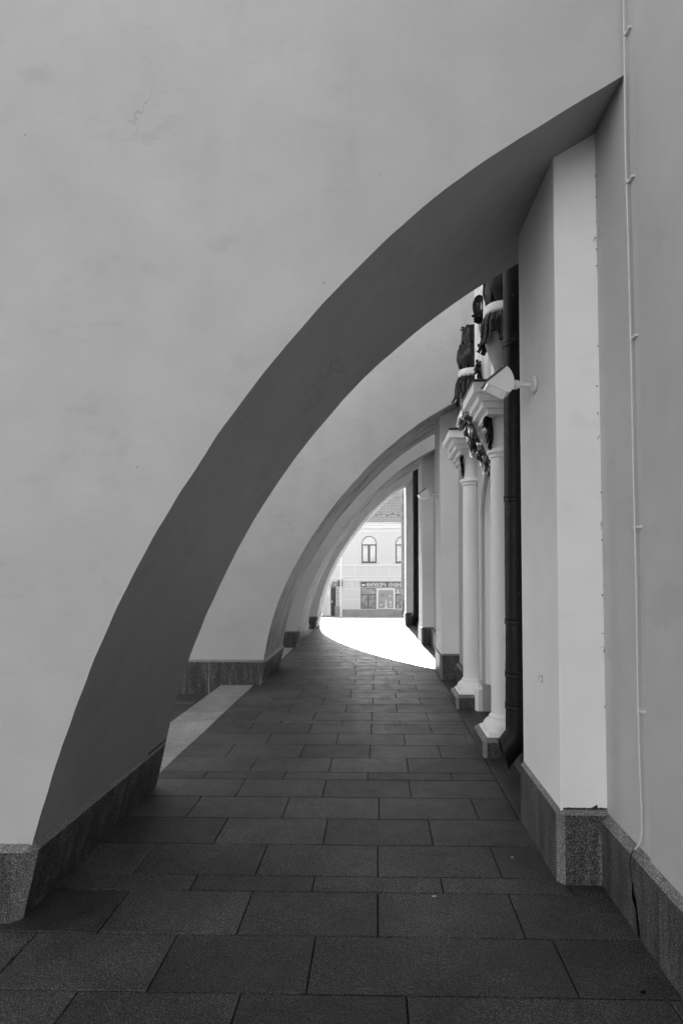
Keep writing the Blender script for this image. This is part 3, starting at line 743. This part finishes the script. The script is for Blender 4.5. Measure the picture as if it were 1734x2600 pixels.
# ------------------------------------------------------------------ floodlights on the pilasters
def floodlight(loc, label):
    x, y, z = loc                       # centre of the wall disc
    root = thing('floodlight', loc, label, 'floodlight', 'floodlights fixed to the pilasters')
    bm = BM(); lathe(bm, [(.049, 0), (.050, -.006), (.048, -.016), (.038, -.020), (.020, -.022)], (x, y, z), 32, axis='x')
    for a in (.6, 2.7, 4.8): blob(bm, (x - .021, y + .034 * math.cos(a), z + .034 * math.sin(a)), (.004, .006, .006), 8, 5)
    obj('wall_disc', bm, M['lamp_white'], root, smooth=40)
    bm = BM(); tube(bm, [(x - .015, y, z), (x - .085, y, z)], .0125, 16)
    lathe(bm, [(.013, -.070), (.017, -.072), (.017, -.084), (.013, -.086)], (x, y, z), 20, axis='x')
    obj('arm', bm, M['lamp_white'], root, smooth=40)
    bm = BM(); lathe(bm, [(.022, -.013), (.025, -.009), (.025, .009), (.022, .013)], (x - .105, y, z + .002), 24, axis='y')
    lathe(bm, [(.009, -.018), (.010, -.016), (.010, .016), (.009, .018)], (x - .105, y, z + .002), 16, axis='y')
    box(bm, x - .142, x - .108, y - .010, y + .010, z - .016, z + .014, .003)
    obj('knuckle', bm, M['lamp_white'], root, smooth=40)
    hx, hz = x - .130, z
    side = [(-.044, .090), (-.148, .006), (-.150, -.004), (-.120, -.022), (-.075, -.044), (-.052, -.054), (-.038, -.057), (-.024, -.055), (-.012, -.046), (-.004, -.034), (.001, -.018), (.003, .0), (.001, .020), (-.004, .038), (-.012, .058), (-.022, .074), (-.033, .086)]
    bm = BM(); prism(bm, [(hx + p[0], hz + p[1]) for p in side], 'y', y - .062, y + .072)
    es = [e for e in bm.edges if e.calc_face_angle(0) > 1.2]
    bmesh.ops.bevel(bm, geom=es, offset=.008, segments=3, affect='EDGES')
    head = obj('head', bm, M['lamp_white'], root, smooth=35)
    # front frame along the slanting glass side
    d = Vector((-.104, 0, -.084)).normalized(); nn = Vector((-d.z * -1, 0, d.x)).normalized()
    nn = Vector((d.z, 0, -d.x)); 
    if nn.x > 0: nn = -nn
    p0 = Vector((hx - .036, 0, hz + .098)); p1 = Vector((hx - .158, 0, hz + .000))
    def bar(bm, o0, o1, h0, h1, y0_, y1_):
        q = [p0 + d * o0 + nn * h0, p1 + d * o1 + nn * h0, p1 + d * o1 + nn * h1, p0 + d * o0 + nn * h1]
        prism(bm, [(v.x, v.z) for v in q], 'y', y0_, y1_, .002)
    bm = BM(); bar(bm, 0, 0, -.004, .008, y - .068, y - .056); bar(bm, 0, 0, -.004, .008, y + .066, y + .078)
    bar(bm, 0, -.142, -.004, .008, y - .0558, y + .0658); bar(bm, .142, 0, -.004, .008, y - .0558, y + .0658)
    fr = obj('frame', bm, M['lamp_dark'], head)
    bm = BM(); bar(bm, .016, -.016, .0005, .003, y - .0555, y + .0655)
    obj('glass', bm, M['glass_lamp'], head)
    bm = BM()
    for i in range(7):
        t = i / 6; a = Vector((hx - .142, 0, hz - .010)); b = Vector((hx - .040, 0, hz - .058))
        box(bm, a.x, a.x + .001, y - .05 + .018 * i, y - .046 + .018 * i, a.z, a.z + .001)
        bm.verts.ensure_lookup_table(); vv = bm.verts[-8:]
        for v in vv:
            v.co = Vector(((a.x if v.co.x < a.x + .0005 else b.x), v.co.y, (a.z if v.co.x < a.x + .0005 else b.z) + (-.006 if v.co.z < a.z + .0005 else .001)))
    obj('cooling_ribs', bm, M['lamp_white'], head)
    return root
fl = floodlight((.893, 3.47, 2.60), 'white floodlight on the nearest pilaster, its head overlapping the thick drainpipe')
f2 = dup(fl, (.866, 8.86, 2.625), 'small floodlight in the distance, on the second pilaster above the passage')
def sensor(loc, label):
    root = thing('junction_box', loc, label, 'wall box', 'small boxes fixed low on the pilasters')
    x, y, z = loc; bm = BM(); box(bm, x - .012, x + .002, y - .020, y + .020, z - .012, z + .014, .003)
    obj('cover', bm, M['lamp_white'], root)
    for zz in (z + .016, z - .014):
        bm = BM(); box(bm, x - .006, x + .002, y - .017, y + .017, zz - .002, zz + .002); obj('bracket', bm, M['steel'], root)
    return root
s1 = sensor((.9005, 3.40, .945), 'tiny pale box low on the side of the nearest pilaster')
dup(s1, (.889, 8.95, .66), 'tiny pale box low on the side of the second pilaster')

# ------------------------------------------------------------------ cable with clips down the wall corner
cb = thing('cable', (1.13, 2.655, .3), 'thin pale cable clipped down the wall corner at the right, ending in the dark plinth', 'cable')
def wallx(z, off=.006): return WX - .0085 * max(z - .35, 0) - off
cpath = []
for (x, y, z) in ((1.0, 0, 7.0), (1.0, 0, 4.14)): cpath.append((wallx(z, .018), 2.66, z))
for (y_, yy) in ((2.655, 3.86), (2.662, 3.6), (2.668, 3.35), (2.658, 3.1), (2.655, 2.85), (2.650, 2.4), (2.652, 2.0), (2.645, 1.5), (2.652, 1.0), (2.648, .70), (2.650, .46), (2.655, .40)):
    cpath.append((wallx(yy, .021 if yy > .6 else .014), y_, yy))
cpath += [(1.114, 2.668, .366), (1.104, 2.680, .345)]
# smooth the run
cs = []
for i in range(len(cpath) - 1):
    a, b = Vector(cpath[i]), Vector(cpath[i + 1]); m = max(2, int((b - a).length / .06))
    for k in range(m): cs.append(a.lerp(b, k / m))
cs.append(Vector(cpath[-1]))
for _ in range(3): cs = [cs[0]] + [(cs[i - 1] + cs[i] * 2 + cs[i + 1]) / 4 for i in range(1, len(cs) - 1)] + [cs[-1]]
bm = BM(); tube(bm, cs, .0040, 8); obj('sheath', bm, M['cable'], cb, smooth=60)
bm = BM(); tube(bm, [(1.103, 2.683, .343), (1.096, 2.700, .318), (1.0945, 2.712, .29), (1.094, 2.712, .25), (1.0945, 2.70, .20)], .0032, 6); obj('bare_end', bm, M['lamp_dark'], cb, smooth=60)
for z_ in (3.91, 3.25, 2.555, 1.73, .945):
    x = wallx(z_, .0)
    bm = BM(); box(bm, x - .018, x + .003, 2.615, 2.664, z_ - .006, z_ + .006, .002)
    lathe(bm, [(.0075, -.007), (.0085, -.005), (.0085, .005), (.0075, .007)], (x - .018, 2.655, z_), 12)
    blob(bm, (x - .019, 2.622, z_), .003, 8, 5)
    obj('clip', bm, M['cable'], cb, smooth=40)
# dark drain chase in the plinth below the cable and joint
bm = BM()
prism(bm, [(2.618, .002), (2.650, .002), (2.662, .09), (2.690, .19), (2.703, .20), (2.692, .165), (2.700, .13), (2.668, .15), (2.640, .08)], 'x', 1.0965, 1.105)
tag(obj('cable_chase', bm, M['bed']), 'dark broken slot in the granite plinth where the cable goes in', 'slot')

# small litter
rnd = random.Random(4)
def scrap(x, y, sx, sy, label, mat):
    bm = BM(); prism(bm, [(x - sx, y), (x - sx * .3, y + sy), (x + sx, y + sy * .6), (x + sx * .7, y - sy * .7), (x - sx * .4, y - sy)], 'z', .0012, .004)
    tag(obj('litter', bm, mat), label, 'litter')
scrap(.266, 2.935, .011, .004, 'pale flattened scrap on the dark paving near the viewer', M['litter'])
scrap(.72, 3.335, .006, .006, 'tiny white speck of litter on the paving beside the nearest pilaster', M['litter'])
scrap(.97, 2.295, .012, .007, 'dark flattened spot of litter near the right wall', M['bed'])

# ------------------------------------------------------------------ shop building across the square
FY = 45.0; GZ = -1.905; KX = 45 / 1548 / 6.533
def fx(zx): return (zx - 907) * KX
def fz(zy): return 1.55 + (1342 - zy) * KX
bld = thing('shop_building', (4, FY, GZ), 'bright two-storey building across the square with arched upper windows and tiled roof', 'building')
XL, XR = fx(333), 16.0; ZE = fz(552)
wins = [(-.635 + 2.50 * k) for k in range(0, 6)]
shopw = [(fx(625), fx(880))]
holes = [arch_loop(c - .553, c + .553, fz(1235), 3.452) for c in wins]
lower = [(fx(625), fx(880), fz(1997), fz(1657)), (fx(1197), fx(1450), fz(1990), fz(1657))] + [(6.2 + 2.5 * k, 7.6 + 2.5 * k, fz(1997), fz(1657)) for k in range(3)]
holes += [[(a, c), (b, c), (b, d), (a, d)] for a, b, c, d in lower]
bm = BM(); plate(bm, [(XL, GZ - .1), (XR, GZ - .1), (XR, ZE), (XL, ZE)], holes, 'y', FY, FY + .30)
box(bm, XL, XR, FY + 1.2, FY + 9, GZ, ZE); box(bm, XL, XL + .3, FY + .301, FY + 9, GZ, ZE)
obj('wall', bm, M['facade'], bld)
bm = BM()
box(bm, XL - .03, XR, FY - .05, FY - .001, GZ - .1, fz(2008))
obj('plinth', bm, M['facade_plinth'], bld)
bm = BM()
for a, b, e in ((1262, 1290, .07), (1455, 1470, .035), (1505, 1532, .05)): box(bm, XL - .02, XR, FY - e, FY - .0005, fz(b), fz(a), .008)
for zx in [345 + 187 * k for k in range(0, 20)]:
    if fx(zx) < XR - .2: box(bm, fx(zx - 4), fx(zx + 4), FY - .028, FY - .0006, fz(1454.5), fz(1291))
for a, b, e in ((700, 722, .05), (664, 676, .04), (620, 660, .12), (588, 619, .18), (556, 587, .30)): box(bm, XL - .02, XR, FY - e, FY - .0008, fz(b), fz(a), .01)
obj('string_course', bm, M['facade_white'], bld)
bm = BM()
for zy in (1665, 1845): box(bm, XL, fx(617), FY - .022, FY - .0009, fz(zy + 5), fz(zy - 5))
for zx, a, b in ((480, 1533, 1659), (480, 1851, 2006)): box(bm, fx(zx - 4), fx(zx + 4), FY - .022, FY - .0009, fz(b), fz(a))
for zx in (342,): box(bm, fx(zx - 6), fx(zx + 4), FY - .02, FY - .0009, fz(2006), fz(1533))
obj('rustication', bm, M['facade_white'], bld)
for c in wins:
    w = thing('window', (c, FY, fz(1235)), None, None); del_ = None
    w.parent = bld; w.location = Vector((c, FY, fz(1235))) - WO[bld.name]
    bm = BM(); band(bm, .78, .815, c, fz(1262), 3.452, 'y', FY - .035, FY - .0005, 28); obj('architrave', bm, M['facade_white'], w, smooth=40)
    bm = BM(); f0 = FY + .14
    band(bm, .500, .552, c, fz(1232), 3.452, 'y', f0, f0 + .07, 28)
    box(bm, c - .499, c + .499, f0 + .001, f0 + .069, fz(1232), fz(1212)); box(bm, c - .499, c + .499, f0 + .001, f0 + .069, fz(948), fz(928))
    box(bm, c - .06, c + .04, f0 - .003, f0 + .068, fz(1211.9), fz(948.1))
    for a, b in ((c - .499, c - .462), (c - .095, c - .0601), (c + .0401, c + .075), (c + .46, c + .499)): box(bm, a, b, f0 + .004, f0 + .066, fz(1211.8), fz(948.2))
    box(bm, c - .56, c + .56, FY - .09, FY + .139, fz(1240), fz(1231))
    obj('frame', bm, M['frame_brown'], w, smooth=40)
    bm = BM(); prism(bm, [(x_, z_) for x_, z_ in arch_loop(c - .52, c + .52, fz(1225), 3.452)], 'y', f0 + .03, f0 + .04); obj('pane', bm, M['pane'], w)
for k, (a, b, c, d) in enumerate(lower):
    w = thing('shop_window', (a, FY, c), None, None); w.parent = bld; w.location = Vector((a, FY, c)) - WO[bld.name]
    bm = BM(); f0 = FY + .06; t = .05; zm = c + (d - c) * .69; mx = (a + b) / 2
    box(bm, a + .0005, a + t, f0, f0 + .07, c, d); box(bm, b - t, b - .0005, f0, f0 + .07, c, d)
    for z0, z1 in ((c, c + .06), (d - t, d), (zm - .05, zm + .03)): box(bm, a + t, b - t, f0 + .001, f0 + .069, z0 + .0005, z1)
    box(bm, mx - .05, mx + .03, f0 - .002, f0 + .068, c + .061, zm - .051)
    obj('frame', bm, M['frame_brown'], w)
    bm = BM(); box(bm, a + .02, b - .02, f0 + .03, f0 + .04, c + .02, d - .02); obj('pane', bm, M['pane_dark'], w)
# roof of curved tiles, facing the square
bm = BM(); pitch = R(38); gz = ZE + .0; rows_n = 30; per = .245; sx = 8
nx = int((XR - XL + .6) / per * sx); g = .215
for r_ in range(rows_n):
    y0 = FY - .42 + r_ * g * math.cos(pitch); z0 = gz - .02 + r_ * g * math.sin(pitch)
    lo, hi, base = [], [], []
    for i in range(nx + 1):
        x = XL - .3 + i * per / sx; ph = i / sx * 2 * math.pi
        w = .030 * math.sin(ph) + .010 * math.sin(2 * ph + .8); jz = .004 * math.sin(i * 1.7 + r_ * 3.1)
        lo.append(bm.verts.new((x, y0 - .02 * math.cos(ph) , z0 + w + .085 + jz)))
        base.append(bm.verts.new((x, y0 - .02 * math.cos(ph) + .11, z0 + w - .0)))
        hi.append(bm.verts.new((x, y0 + (g + .02) * math.cos(pitch), z0 + (g + .02) * math.sin(pitch) + w)))
    for i in range(nx):
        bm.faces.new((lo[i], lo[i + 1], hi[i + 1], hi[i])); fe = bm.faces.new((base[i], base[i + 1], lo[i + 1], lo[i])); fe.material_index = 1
rf = obj('roof', bm, [M['tile'], M['tile_gap_shade']], bld)
bm = BM(); box(bm, XL - .3, XR + .3, FY - .33, FY - .28, ZE - .10, ZE - .02, .005); obj('gutter', bm, M['steel'], rf)
bm = BM(); yr = FY - .42 + rows_n * g * math.cos(pitch); zr = gz + rows_n * g * math.sin(pitch)
prism(bm, [(FY + .3, ZE - .001), (yr, zr - .06), (FY + 9.3, ZE - .001)], 'x', XL, XR); obj('gable', bm, M['facade'], rf)
for k, (zx, zy) in enumerate([(885, 462), (960, 438), (1062, 470), (1148, 438), (1248, 470), (1335, 440), (1265, 152), (1440, 470), (1525, 440)]):
    z0 = fz(zy); dz = (z0 - ZE) / math.sin(pitch); yy = FY - .42 + dz * math.cos(pitch) * 1.08
    x = fx(zx); z1 = ZE + (yy - FY + .42) * math.tan(pitch) + .05
    bm = BM(); tube(bm, [(x + .10 * math.cos(a), yy - .03 - .02 * math.sin(a), z1 + .06 * math.sin(a)) for a in [math.pi * i / 10 for i in range(11)]], .014, 6)
    tube(bm, [(x + .05 * math.cos(a), yy - .04, z1 - .02 + .05 * math.sin(a)) for a in [2 * math.pi * i / 12 for i in range(13)]], .010, 6)
    obj('snow_guard', bm, M['frame_brown'], rf)

# sign over the shop windows
def lettering(name, txt, x, z, size, y, mat, parent, sx=1., ext=.012, off=.0):
    cu = bpy.data.curves.new('tmp_text', 'FONT'); cu.body = txt; cu.size = size; cu.extrude = ext; cu.offset = off; cu.align_x = 'LEFT'; cu.space_character = 1.08
    to = bpy.data.objects.new('tmp_text', cu); C.objects.link(to)
    dg = bpy.context.evaluated_depsgraph_get(); me = bpy.data.meshes.new_from_object(to.evaluated_get(dg))
    bpy.data.objects.remove(to); bpy.data.curves.remove(cu)
    me.name = name; me.materials.clear(); me.materials.append(mat)
    for v in me.vertices: v.co = Vector((v.co.x * sx, -v.co.z, v.co.y))
    o = bpy.data.objects.new(name, me); C.objects.link(o); WO[o.name] = Vector((x, y, z)); o.parent = parent; o.location = Vector((x, y, z)) - WO[parent.name]
    return o
sg = thing('shop_sign', (fx(625), FY - .12, fz(1640)), 'long dark shop sign with pale old-style Cyrillic lettering and a left arrow', 'sign')
bm = BM(); box(bm, fx(627), fx(627) + 4.6, FY - .14, FY - .052, fz(1638), fz(1557), .006); obj('board', bm, M['sign'], sg)
bm = BM(); box(bm, fx(610), fx(610) + 4.75, FY - .22, FY - .0005, fz(1556.5), fz(1549), .004); obj('hood', bm, M['frame_brown'], sg)
lettering('lettering', 'КНИЖКОВА  КРАМНИЦЯ', fx(720), fz(1632), .41, FY - .142, M['sign_letter'], sg, .575, .01, .004)
bm = BM(); ax_, az_ = fx(640), fz(1604)
prism(bm, [(ax_, az_), (ax_ + .12, az_ + .10), (ax_ + .12, az_ + .045), (ax_ + .26, az_ + .045), (ax_ + .26, az_ - .045), (ax_ + .12, az_ - .045), (ax_ + .12, az_ - .10)], 'y', FY - .156, FY - .142)
obj('arrow', bm, M['sign_letter'], sg)
# poster case beside the shop window
pc = thing('poster_case', ((fx(885) + fx(1195)) / 2, FY - .05, fz(2000)), 'pale framed poster case between the shop windows', 'poster')
bm = BM(); x0, x1, z0, z1 = fx(886), fx(1194), fz(2000), fz(1662); t = fx(915) - fx(886)
box(bm, x0, x0 + t, FY - .10, FY - .0515, z0, z1); box(bm, x1 - t, x1, FY - .10, FY - .0515, z0, z1); box(bm, x0 + t, x1 - t, FY - .099, FY - .0515, z0, z0 + .06); box(bm, x0 + t, x1 - t, FY - .099, FY - .0515, z1 - .10, z1)
for px_, pz_ in ((x0 + .07, fz(1845)), (x1 - .07, fz(1845)), ((x0 + x1) / 2, fz(1664))): blob(bm, (px_, FY - .102, pz_), .018, 8, 5)
obj('frame', bm, M['facade_white'], pc)
bm = BM(); box(bm, x0 + t, x1 - t, FY - .08, FY - .052, z0 + .06, z1 - .10); sheet = obj('poster', bm, M['poster'], pc)
lettering('numerals', '10', fx(935), fz(1800), .36, FY - .084, M['frame_brown'], sheet, .75, .002, .0)
bm = BM(); yq = FY - .084
for k in range(4):
    a = fx(1085 + 19 * k); blob(bm, (a, yq - .004, fz(1770)), (.022, .004, .045), 8, 6)
for px_, pz_, rr_ in ((fx(962), fz(1900), .06),): tube(bm, [(px_ + rr_ * math.cos(a), yq, pz_ + rr_ * 1.3 * math.sin(a)) for a in [2 * math.pi * i / 14 for i in range(15)]], .010, 5)
obj('drawing', bm, M['frame_brown'], sheet)
bm = BM()
cx_ = fx(1043)
for w_, a, b in ((.11, 1965, 1983), (.075, 1925, 1932), (.05, 1938, 1964), (.055, 1895, 1902), (.035, 1903, 1924), (.04, 1865, 1894)): box(bm, cx_ - w_, cx_ + w_, yq - .003, yq + .002, fz(b), fz(a))
prism(bm, [(cx_ - .045, fz(1864)), (cx_ + .045, fz(1864)), (cx_, fz(1822))], 'y', yq - .003, yq + .002)
cx_ = fx(1118)
for w_, a, b in ((.06, 1955, 1965), (.02, 1915, 1954), (.05, 1865, 1914)): box(bm, cx_ - w_, cx_ + w_, yq - .003, yq + .002, fz(b), fz(a))
blob(bm, (fx(1112), yq, fz(1775)), (.17, .003, .05), 14, 6); blob(bm, (fx(962), yq, fz(1925)), (.09, .003, .045), 12, 6)
obj('drawing', bm, M['facade_white'], sheet)
# display in the third window
dp = thing('pennant', (fx(1230), FY + .04, fz(1985)), 'pale pointed pennant shapes displayed in the dark right-hand shop window', 'window display')
bm = BM()
prism(bm, [(fx(1208), fz(1980)), (fx(1272), fz(1980)), (fx(1236), fz(1905))], 'y', FY + .035, FY + .045)
prism(bm, [(fx(1222), fz(1665)), (fx(1252), fz(1665)), (fx(1256), fz(1700)), (fx(1282), fz(1752)), (fx(1200), fz(1752)), (fx(1222), fz(1700))], 'y', FY + .035, FY + .045)
obj('cloth', bm, M['pane'], dp)

# wing to the left of the corner, turned away, with the dark door
A0 = Vector((XL, FY + .0, 0)); dW = Vector((-1, .45, 0)).normalized(); nW = Vector((-.45, -1, 0)).normalized()
wing = thing('corner_house', (XL - 1, FY + .4, GZ), 'pale house turned away at the left of the shop building, with a dark door', 'building')
def wallbox(bm, s0, s1, z0, z1, d0, d1):
    """box on the wing wall: s along the wall, d outwards"""
    P = []
    for z in (z0, z1):
        for s, d in ((s0, d0), (s1, d0), (s1, d1), (s0, d1)): p = A0 + dW * s + nW * d; P.append(bm.verts.new((p.x, p.y, z)))
    for q in ((0, 1, 2, 3), (4, 5, 6, 7), (0, 1, 5, 4), (1, 2, 6, 5), (2, 3, 7, 6), (3, 0, 4, 7)): bm.faces.new([P[i] for i in q])
def sW(zx):          # screen column to distance along the wing wall
    X = (zx + 0.0 - 907) * KX / 45; s = (X * A0.y - A0.x) / (dW.x - X * dW.y); return s
bm = BM(); wallbox(bm, .002, 8, GZ - .2, 5.2, -4, 0); obj('wall', bm, M['facade'], wing)
bm = BM(); wallbox(bm, .01, 8.1, fz(1500), fz(1478), .0005, .08); wallbox(bm, .01, 8.1, fz(1285), fz(1262), .0005, .07); wallbox(bm, .01, 8.1, fz(560), fz(590) + .3, .0005, .25); obj('cornice', bm, M['facade_white'], wing)
bm = BM(); wallbox(bm, sW(282), sW(205), GZ, fz(1955), .0005, .06); obj('plinth', bm, M['facade_plinth'], wing)
bm = BM(); wallbox(bm, sW(222), sW(135), GZ, fz(1645), .0005, .03); d_ = obj('door', bm, M['door_dark'], wing)
bm = BM(); hs = sW(155); wallbox(bm, hs, hs + .03, fz(1905), fz(1860), .031, .055); wallbox(bm, hs - .10, hs + .01, fz(1885), fz(1880), .056, .07); obj('handle', bm, M['lamp_white'], d_)
bm = BM(); wallbox(bm, sW(130), sW(118), GZ, fz(1640), .0005, .05); wallbox(bm, sW(222) - .0, sW(222) + .0 - .05, GZ, fz(1640), .0005, .05); obj('door_frame', bm, M['facade_white'], wing)
bm = BM()
for a, b in ((1700, 1800), (1880, 1930), (1960, 2090)): wallbox(bm, sW(112), sW(80), fz(b), fz(a), .0005, .03)
obj('panel', bm, M['facade_white'], wing)
# gable roof of the wing
bm = BM(); wallbox(bm, -.2, 8.2, 5.2, 5.35, -4.2, .4)
obj('roof', bm, M['tile'], wing)
nb = thing('name_board', tuple(A0 + dW * sW(247) + nW * .05 + Vector((0, 0, fz(1945)))), 'narrow upright dark notice board on the wall beside the dark door', 'notice board')
bm = BM(); wallbox(bm, sW(264), sW(233), fz(1945), fz(1645), .005, .05); obj('board', bm, M['facade_white'], nb)
bm = BM(); wallbox(bm, sW(260), sW(238), fz(1938), fz(1655), .0505, .06); pn = obj('panel', bm, M['sign'], nb)
bm = BM()
for k in range(7):
    zc = 1675 + 38 * k; wallbox(bm, sW(255), sW(243), fz(zc + 10), fz(zc - 8), .0605, .066)
obj('marks', bm, M['sign_letter'], pn)
hs_ = thing('hanging_sign', tuple(A0 + dW * sW(262) + nW * .3 + Vector((0, 0, fz(1630)))), 'square dark sign on the corner, cut across by the white pole', 'sign')
bm = BM(); c_ = A0 + dW * .45 + nW * .12; box(bm, fx(242), fx(326), FY - .36, FY - .30, fz(1628), fz(1528), .01); obj('board', bm, M['sign'], hs_)
bm = BM(); box(bm, fx(246), fx(322), FY - .366, FY - .3605, fz(1622), fz(1618)); box(bm, fx(246), fx(322), FY - .366, FY - .3605, fz(1538), fz(1534))
obj('border', bm, M['steel'], hs_)
bm = BM(); tube(bm, [(fx(284), FY - .33, fz(1530)), (fx(284), FY - .33, fz(1520)), (fx(284), FY + .2, fz(1520))], .02, 6); obj('bracket', bm, M['frame_brown'], hs_)
wr = thing('door_wreath', tuple(A0 + dW * sW(185) + nW * .2 + Vector((0, 0, fz(1640)))), 'tangled dark and white flower garland above the dark door', 'garland')
for nm, mt, sd in (('foliage', M['flower_dark'], 1), ('blossom', M['facade_white'], 2)):
    bm = BM(); r2 = random.Random(sd)
    for k in range(46):
        s = sW(r2.uniform(142, 232)); p = A0 + dW * s + nW * r2.uniform(.04, .25); z = fz(r2.uniform(1550, 1636))
        blob(bm, (p.x, p.y, z), (r2.uniform(.02, .05), .03, r2.uniform(.015, .04)), 6, 4, .2)
    obj(nm, bm, mt, wr)
# white pole on the square
pl_ = thing('flag_pole', (fx(297) * 43.5 / 45, 43.5, GZ + .1), 'tall white pole standing before the corner of the shop building', 'pole')
bm = BM(); px_, pz_ = fx(297) * 43.5 / 45, ramp(43.5)
lathe(bm, [(.036, 0), (.035, 3), (.030, 7.5)], (px_, 43.5, pz_), 16); obj('mast', bm, M['pole'], pl_, smooth=40)
bm = BM(); lathe(bm, [(.08, 0), (.08, .02), (.045, .03), (.04, .12)], (px_, 43.5, pz_ - .003), 16); obj('foot', bm, M['pole'], pl_, smooth=40)
bm = BM(); blob(bm, (px_, 43.5, pz_ + 7.53), .06); obj('finial', bm, M['pole'], pl_, smooth=60)

# ------------------------------------------------------------------ grime, cobwebs and ragged mortar on the near walls
M['grime'] = plain('grime', .03, .9)
gr = random.Random(11)
bm = BM()
for k in range(24):                      # along the corner of the nearest pilaster and the wall
    z = gr.uniform(.6, 3.55); y = 3.074; x = wallx(z, .004) - gr.uniform(0, .006)
    if gr.random() < .45: z = gr.uniform(2.2, 3.5)
    blob(bm, (x, y - .002, z), (gr.uniform(.0015, .004), .002, gr.uniform(.002, .006)), 6, 4, .3)
    if gr.random() < .25:
        tube(bm, [(x, y - .003, z), (x + gr.uniform(-.015, .004), y - .006, z + gr.uniform(-.02, .02)), (x + gr.uniform(-.02, .0), y - .003, z + gr.uniform(-.035, .03))], .0007, 4)
tag(obj('cobwebs', bm, M['grime'], church), kind='stuff')
bm = BM(); pts = [(.915, .376)]
n = 44; x = .918
top = [(.918 + i * (1.132 - .918) / n, .3655 + gr.uniform(0, .004) + {30: .003, 31: .006, 32: .009, 33: .013, 34: .016}.get(i, 0)) for i in range(n + 1)]
prism(bm, [(.918, .359)] + top + [(1.132, .359)], 'y', 3.0765, 3.0795)
obj('mortar', bm, M['grime'], church)
for a_, b_, x_ in ((2.586, 3.05, WX - .0025), (1.9, 2.584, WX - .0095)):
    bm = BM()
    top = [(a_ + i * (b_ - a_) / 40, .346 + gr.uniform(0, .004)) for i in range(41)]
    prism(bm, [(a_, .336)] + top + [(b_, .336)], 'x', x_, x_ + .004)
    obj('mortar', bm, M['grime'], church)
bm = BM()                                # torn plaster at the far end of the nearest foot
top = [(4.0 + i * .33 / 30, .337 + gr.uniform(0, .008) * (.3 + i / 22)) for i in range(31)]
prism(bm, [(4.0, .335)] + top + [(4.33, .335)], 'x', -1.513, -1.4985)
obj('torn_plaster', bm, M['grime'], B1)

# upright joint with lime run in the plinth of the second arch, and a joint on the near foot
bm = BM(); prism(bm, [(-2.262, -.12), (-2.250, -.12), (-2.253, .05), (-2.251, .20), (-2.254, .31), (-2.259, .31), (-2.257, .18), (-2.260, .04)], 'y', 8.158, 8.163)
obj('lime_run', bm, M['urn_stone'], B2)
